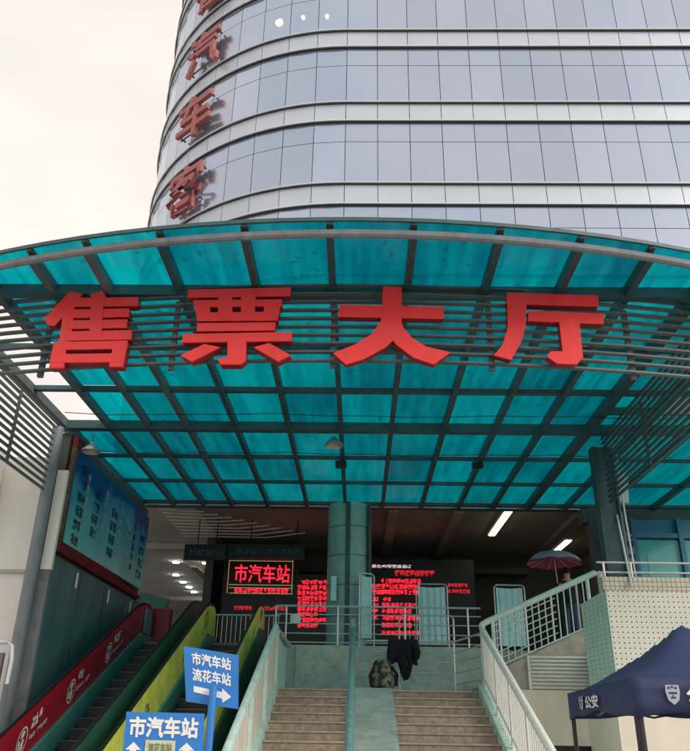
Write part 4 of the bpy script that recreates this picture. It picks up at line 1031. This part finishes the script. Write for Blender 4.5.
def s1(t, *q):
    put_text(t, '市汽车站', q, .15, .86, .09, .31, sign_white)
    put_text(t, '流花车站', q, .15, .86, .38, .60, sign_white)
    put_poly(t, [(.16,.70),(.70,.735),(.70,.665),(.87,.80),(.70,.93),(.70,.855),(.16,.81)], q, sign_white, 'arrow')
sg1 = sign([(183.5,646),(238.5,655),(238,709),(186,701.5)], 9.0, 'upright blue sign with 市汽车站, 流花车站 and a right arrow before the yellow escalator side', s1, 213, 8.93)
p0 = at(213.5, 686, 8.93); MB().tube([(p0.x, 8.93, 0), (p0.x, 8.93, p0.z)], .042, 10).build('pole', sign_blue, sg1, smooth=True)
MB().tube([(p0.x, 8.93, 0), (p0.x, 8.93, .04)], .22, 16).build('base_plate', steel, sg1)
def s2(t, *q):
    put_text(t, '市汽车站', q, .06, .93, .06, .29, sign_white, .035)
    put_poly(t, [(.13,.35),(.23,.44),(.17,.44),(.17,.66),(.09,.66),(.09,.44),(.03,.44)], q, sign_white, 'arrow')
    put_poly(t, [(.80,.35),(.90,.44),(.84,.44),(.84,.66),(.76,.66),(.76,.44),(.70,.44)], q, sign_white, 'arrow')
    put_poly(t, [(.28,.325),(.66,.33),(.655,.54),(.275,.54)], q, plaque, 'plaque', .006)
    put_text(t, '流花车站', q, .32, .62, .36, .47, M('plaque_ink', (.15,.2,.12), .6), .02).location.y -= .006
    pass
sg2 = sign([(126.5,711.5),(204,713.5),(200,800),(118,800)], 6.6, 'blue sign at the bottom with large 市汽车站, two up arrows and a cream plaque', s2, 160, 6.7)
p0 = at(160, 760, 6.75); MB().tube([(p0.x, 6.70, 0), (p0.x, 6.70, 1.5)], .04, 10).build('pole', sign_blue, sg2, smooth=True)
MB().tube([(p0.x, 6.70, 0), (p0.x, 6.70, .04)], .22, 16).build('base_plate', steel, sg2)

# ------------------------------------------------------------------ tent
PL = Vector((2.33, 9.1, 0)); PN = Vector((1.98, 5.9, 0)); dd = (PL - PN); perp = Vector((dd.y, -dd.x, 0)).normalized() * 1.75
PR = PN + perp; PF = PL + perp
tent = thing('police_tent', 'navy blue pop up tent marked 公安 with an emblem at the lower right', 'tent', tuple((PN + PF) / 2))
ZE = 1.93; VH = .27; PK = .55
ctr = (PN + PF) / 2; ua = (PL - PN) / 2; va = (PR - PN) / 2
m = MB(); n = 28; vs = []
for j in range(n + 1):
    for i in range(n + 1):
        u, v = -1 + 2*i/n, -1 + 2*j/n
        r_ = max(abs(u), abs(v)); r_s = (abs(u)**12 + abs(v)**12)**(1/12); t_ = max(0, 1 - min(r_s, 1.0))
        z = ZE + PK * (t_ ** 1.25) * (1.03 - .0) + .016 * math.sin(9*u + 3*v) * math.sin(5*v) * t_ - .09 * t_ * (1 - t_) * 2 * (1 - (min(abs(u),abs(v)) / max(r_, .01))**2) + .006 * math.sin(23*u - 11*v) * t_
        if t_ > .93: z -= (t_ - .93) * .25
        p = ctr + ua * u + va * v; p.z = z; vs.append(p)
m.add(vs, [(j*(n+1)+i, j*(n+1)+i+1, (j+1)*(n+1)+i+1, (j+1)*(n+1)+i) for j in range(n) for i in range(n)])
ro = m.build('roof_fabric', navy, tent, smooth=True); s_ = ro.modifiers.new('solid', 'SOLIDIFY'); s_.thickness = .006; s_.offset = -1
def valance(A, B, name='valance'):
    m = MB(); n = 24; out = (A + B) / 2 - ctr; out.z = 0; out.normalize(); vs = []
    for j in range(4):
        f = j / 3
        for i in range(n + 1):
            t_ = i / n; p = A.lerp(B, t_); bow = math.sin(PI * t_)
            zb = ZE - VH + .06 * bow + .012 * math.sin(t_ * 14)
            p = p + out * (.002 + .012 * f * bow * math.sin(t_ * 17 + 1)); p.z = (ZE + .004) * (1-f) + zb * f; vs.append(p)
    m.add(vs, [(j*(n+1)+i, j*(n+1)+i+1, (j+1)*(n+1)+i+1, (j+1)*(n+1)+i) for j in range(3) for i in range(n)])
    o = m.build(name, navy, tent, smooth=True); q = o.modifiers.new('solid', 'SOLIDIFY'); q.thickness = .004; return o
for A, B in ((PL, PN), (PN, PR), (PR, PF), (PF, PL)): valance(A, B)
for P_ in (PL, PN, PR, PF):
    q = P_ + (ctr - P_).normalized() * .06
    MB().tube([(q.x, q.y, 0), (q.x, q.y, ZE - .03)], .024 if P_ is not PN else .034, 8).build('leg', blackm if P_ is not PF else chrome, tent)
tb = MB()
for A, B in ((PL, PN), (PN, PR), (PR, PF), (PF, PL)):
    a = A.lerp(ctr, .03); b = B.lerp(ctr, .03); mid = (a + b) / 2
    for P0, P1 in ((a, mid), (mid, b)):
        tb.bar((P0.x, P0.y, 1.86), (P1.x, P1.y, 1.70), .02, .02); tb.bar((P0.x, P0.y, 1.70), (P1.x, P1.y, 1.86), .02, .02)
tb.build('truss', blackm, tent)
def tent_mark(A, B, t0, h, zc, st=1.0):      # emblem then two characters, reading from A to B as seen from outside
    d = (B - A).normalized(); out = Vector((d.y, -d.x, 0)); XS = Matrix.Diagonal((st, 1, 1, 1))
    if out.dot((A + B) / 2 - ctr) < 0: out = -out
    o = A + d * t0 + out * .022; o.z = zc
    # emblem: pale shield with dark fields and a wreath outline
    sh_ = [(-.36,.5),(.36,.5),(.40,.15),(.30,-.3),(0,-.55),(-.30,-.3),(-.40,.15)]
    mm = MB().add([(x*h, y*h, 0) for x, y in sh_], [tuple(range(7))]); mm.xf(frame_mat(o, d, (0,0,1)) @ XS); em_ = mm.build('emblem', M('emblem_silver', (.42,.45,.52), .5), tent)
    m2 = MB()
    for x, y, w_, hh in ((-.25,.28,.12,.12), (-.06,.33,.12,.12), (.13,.28,.12,.12), (-.22,.02,.44,.10), (-.14,-.22,.28,.09), (-.03,-.12,.06,.10)):
        m2.add([(x*h, y*h, .002), ((x+w_)*h, y*h, .002), ((x+w_)*h, (y+hh)*h, .002), (x*h, (y+hh)*h, .002)], [(0,1,2,3)])
    m2.xf(frame_mat(o, d, (0,0,1)) @ XS).build('emblem_detail', navy, em_)
    tm = text_mesh('公安', 2.15*h, h*.86, .03).xf(frame_mat(o + d * (h * 1.85 * st), d, (0,0,1)) @ XS); tm.build('lettering', sign_white, tent)
tent_mark(PL, PN, 1.0, .12, ZE - .12, 2.6)
tent_mark(PN, PR, .27, .125, ZE - .11)

for o in bpy.data.objects:
    if '_w' in o: del o['_w']
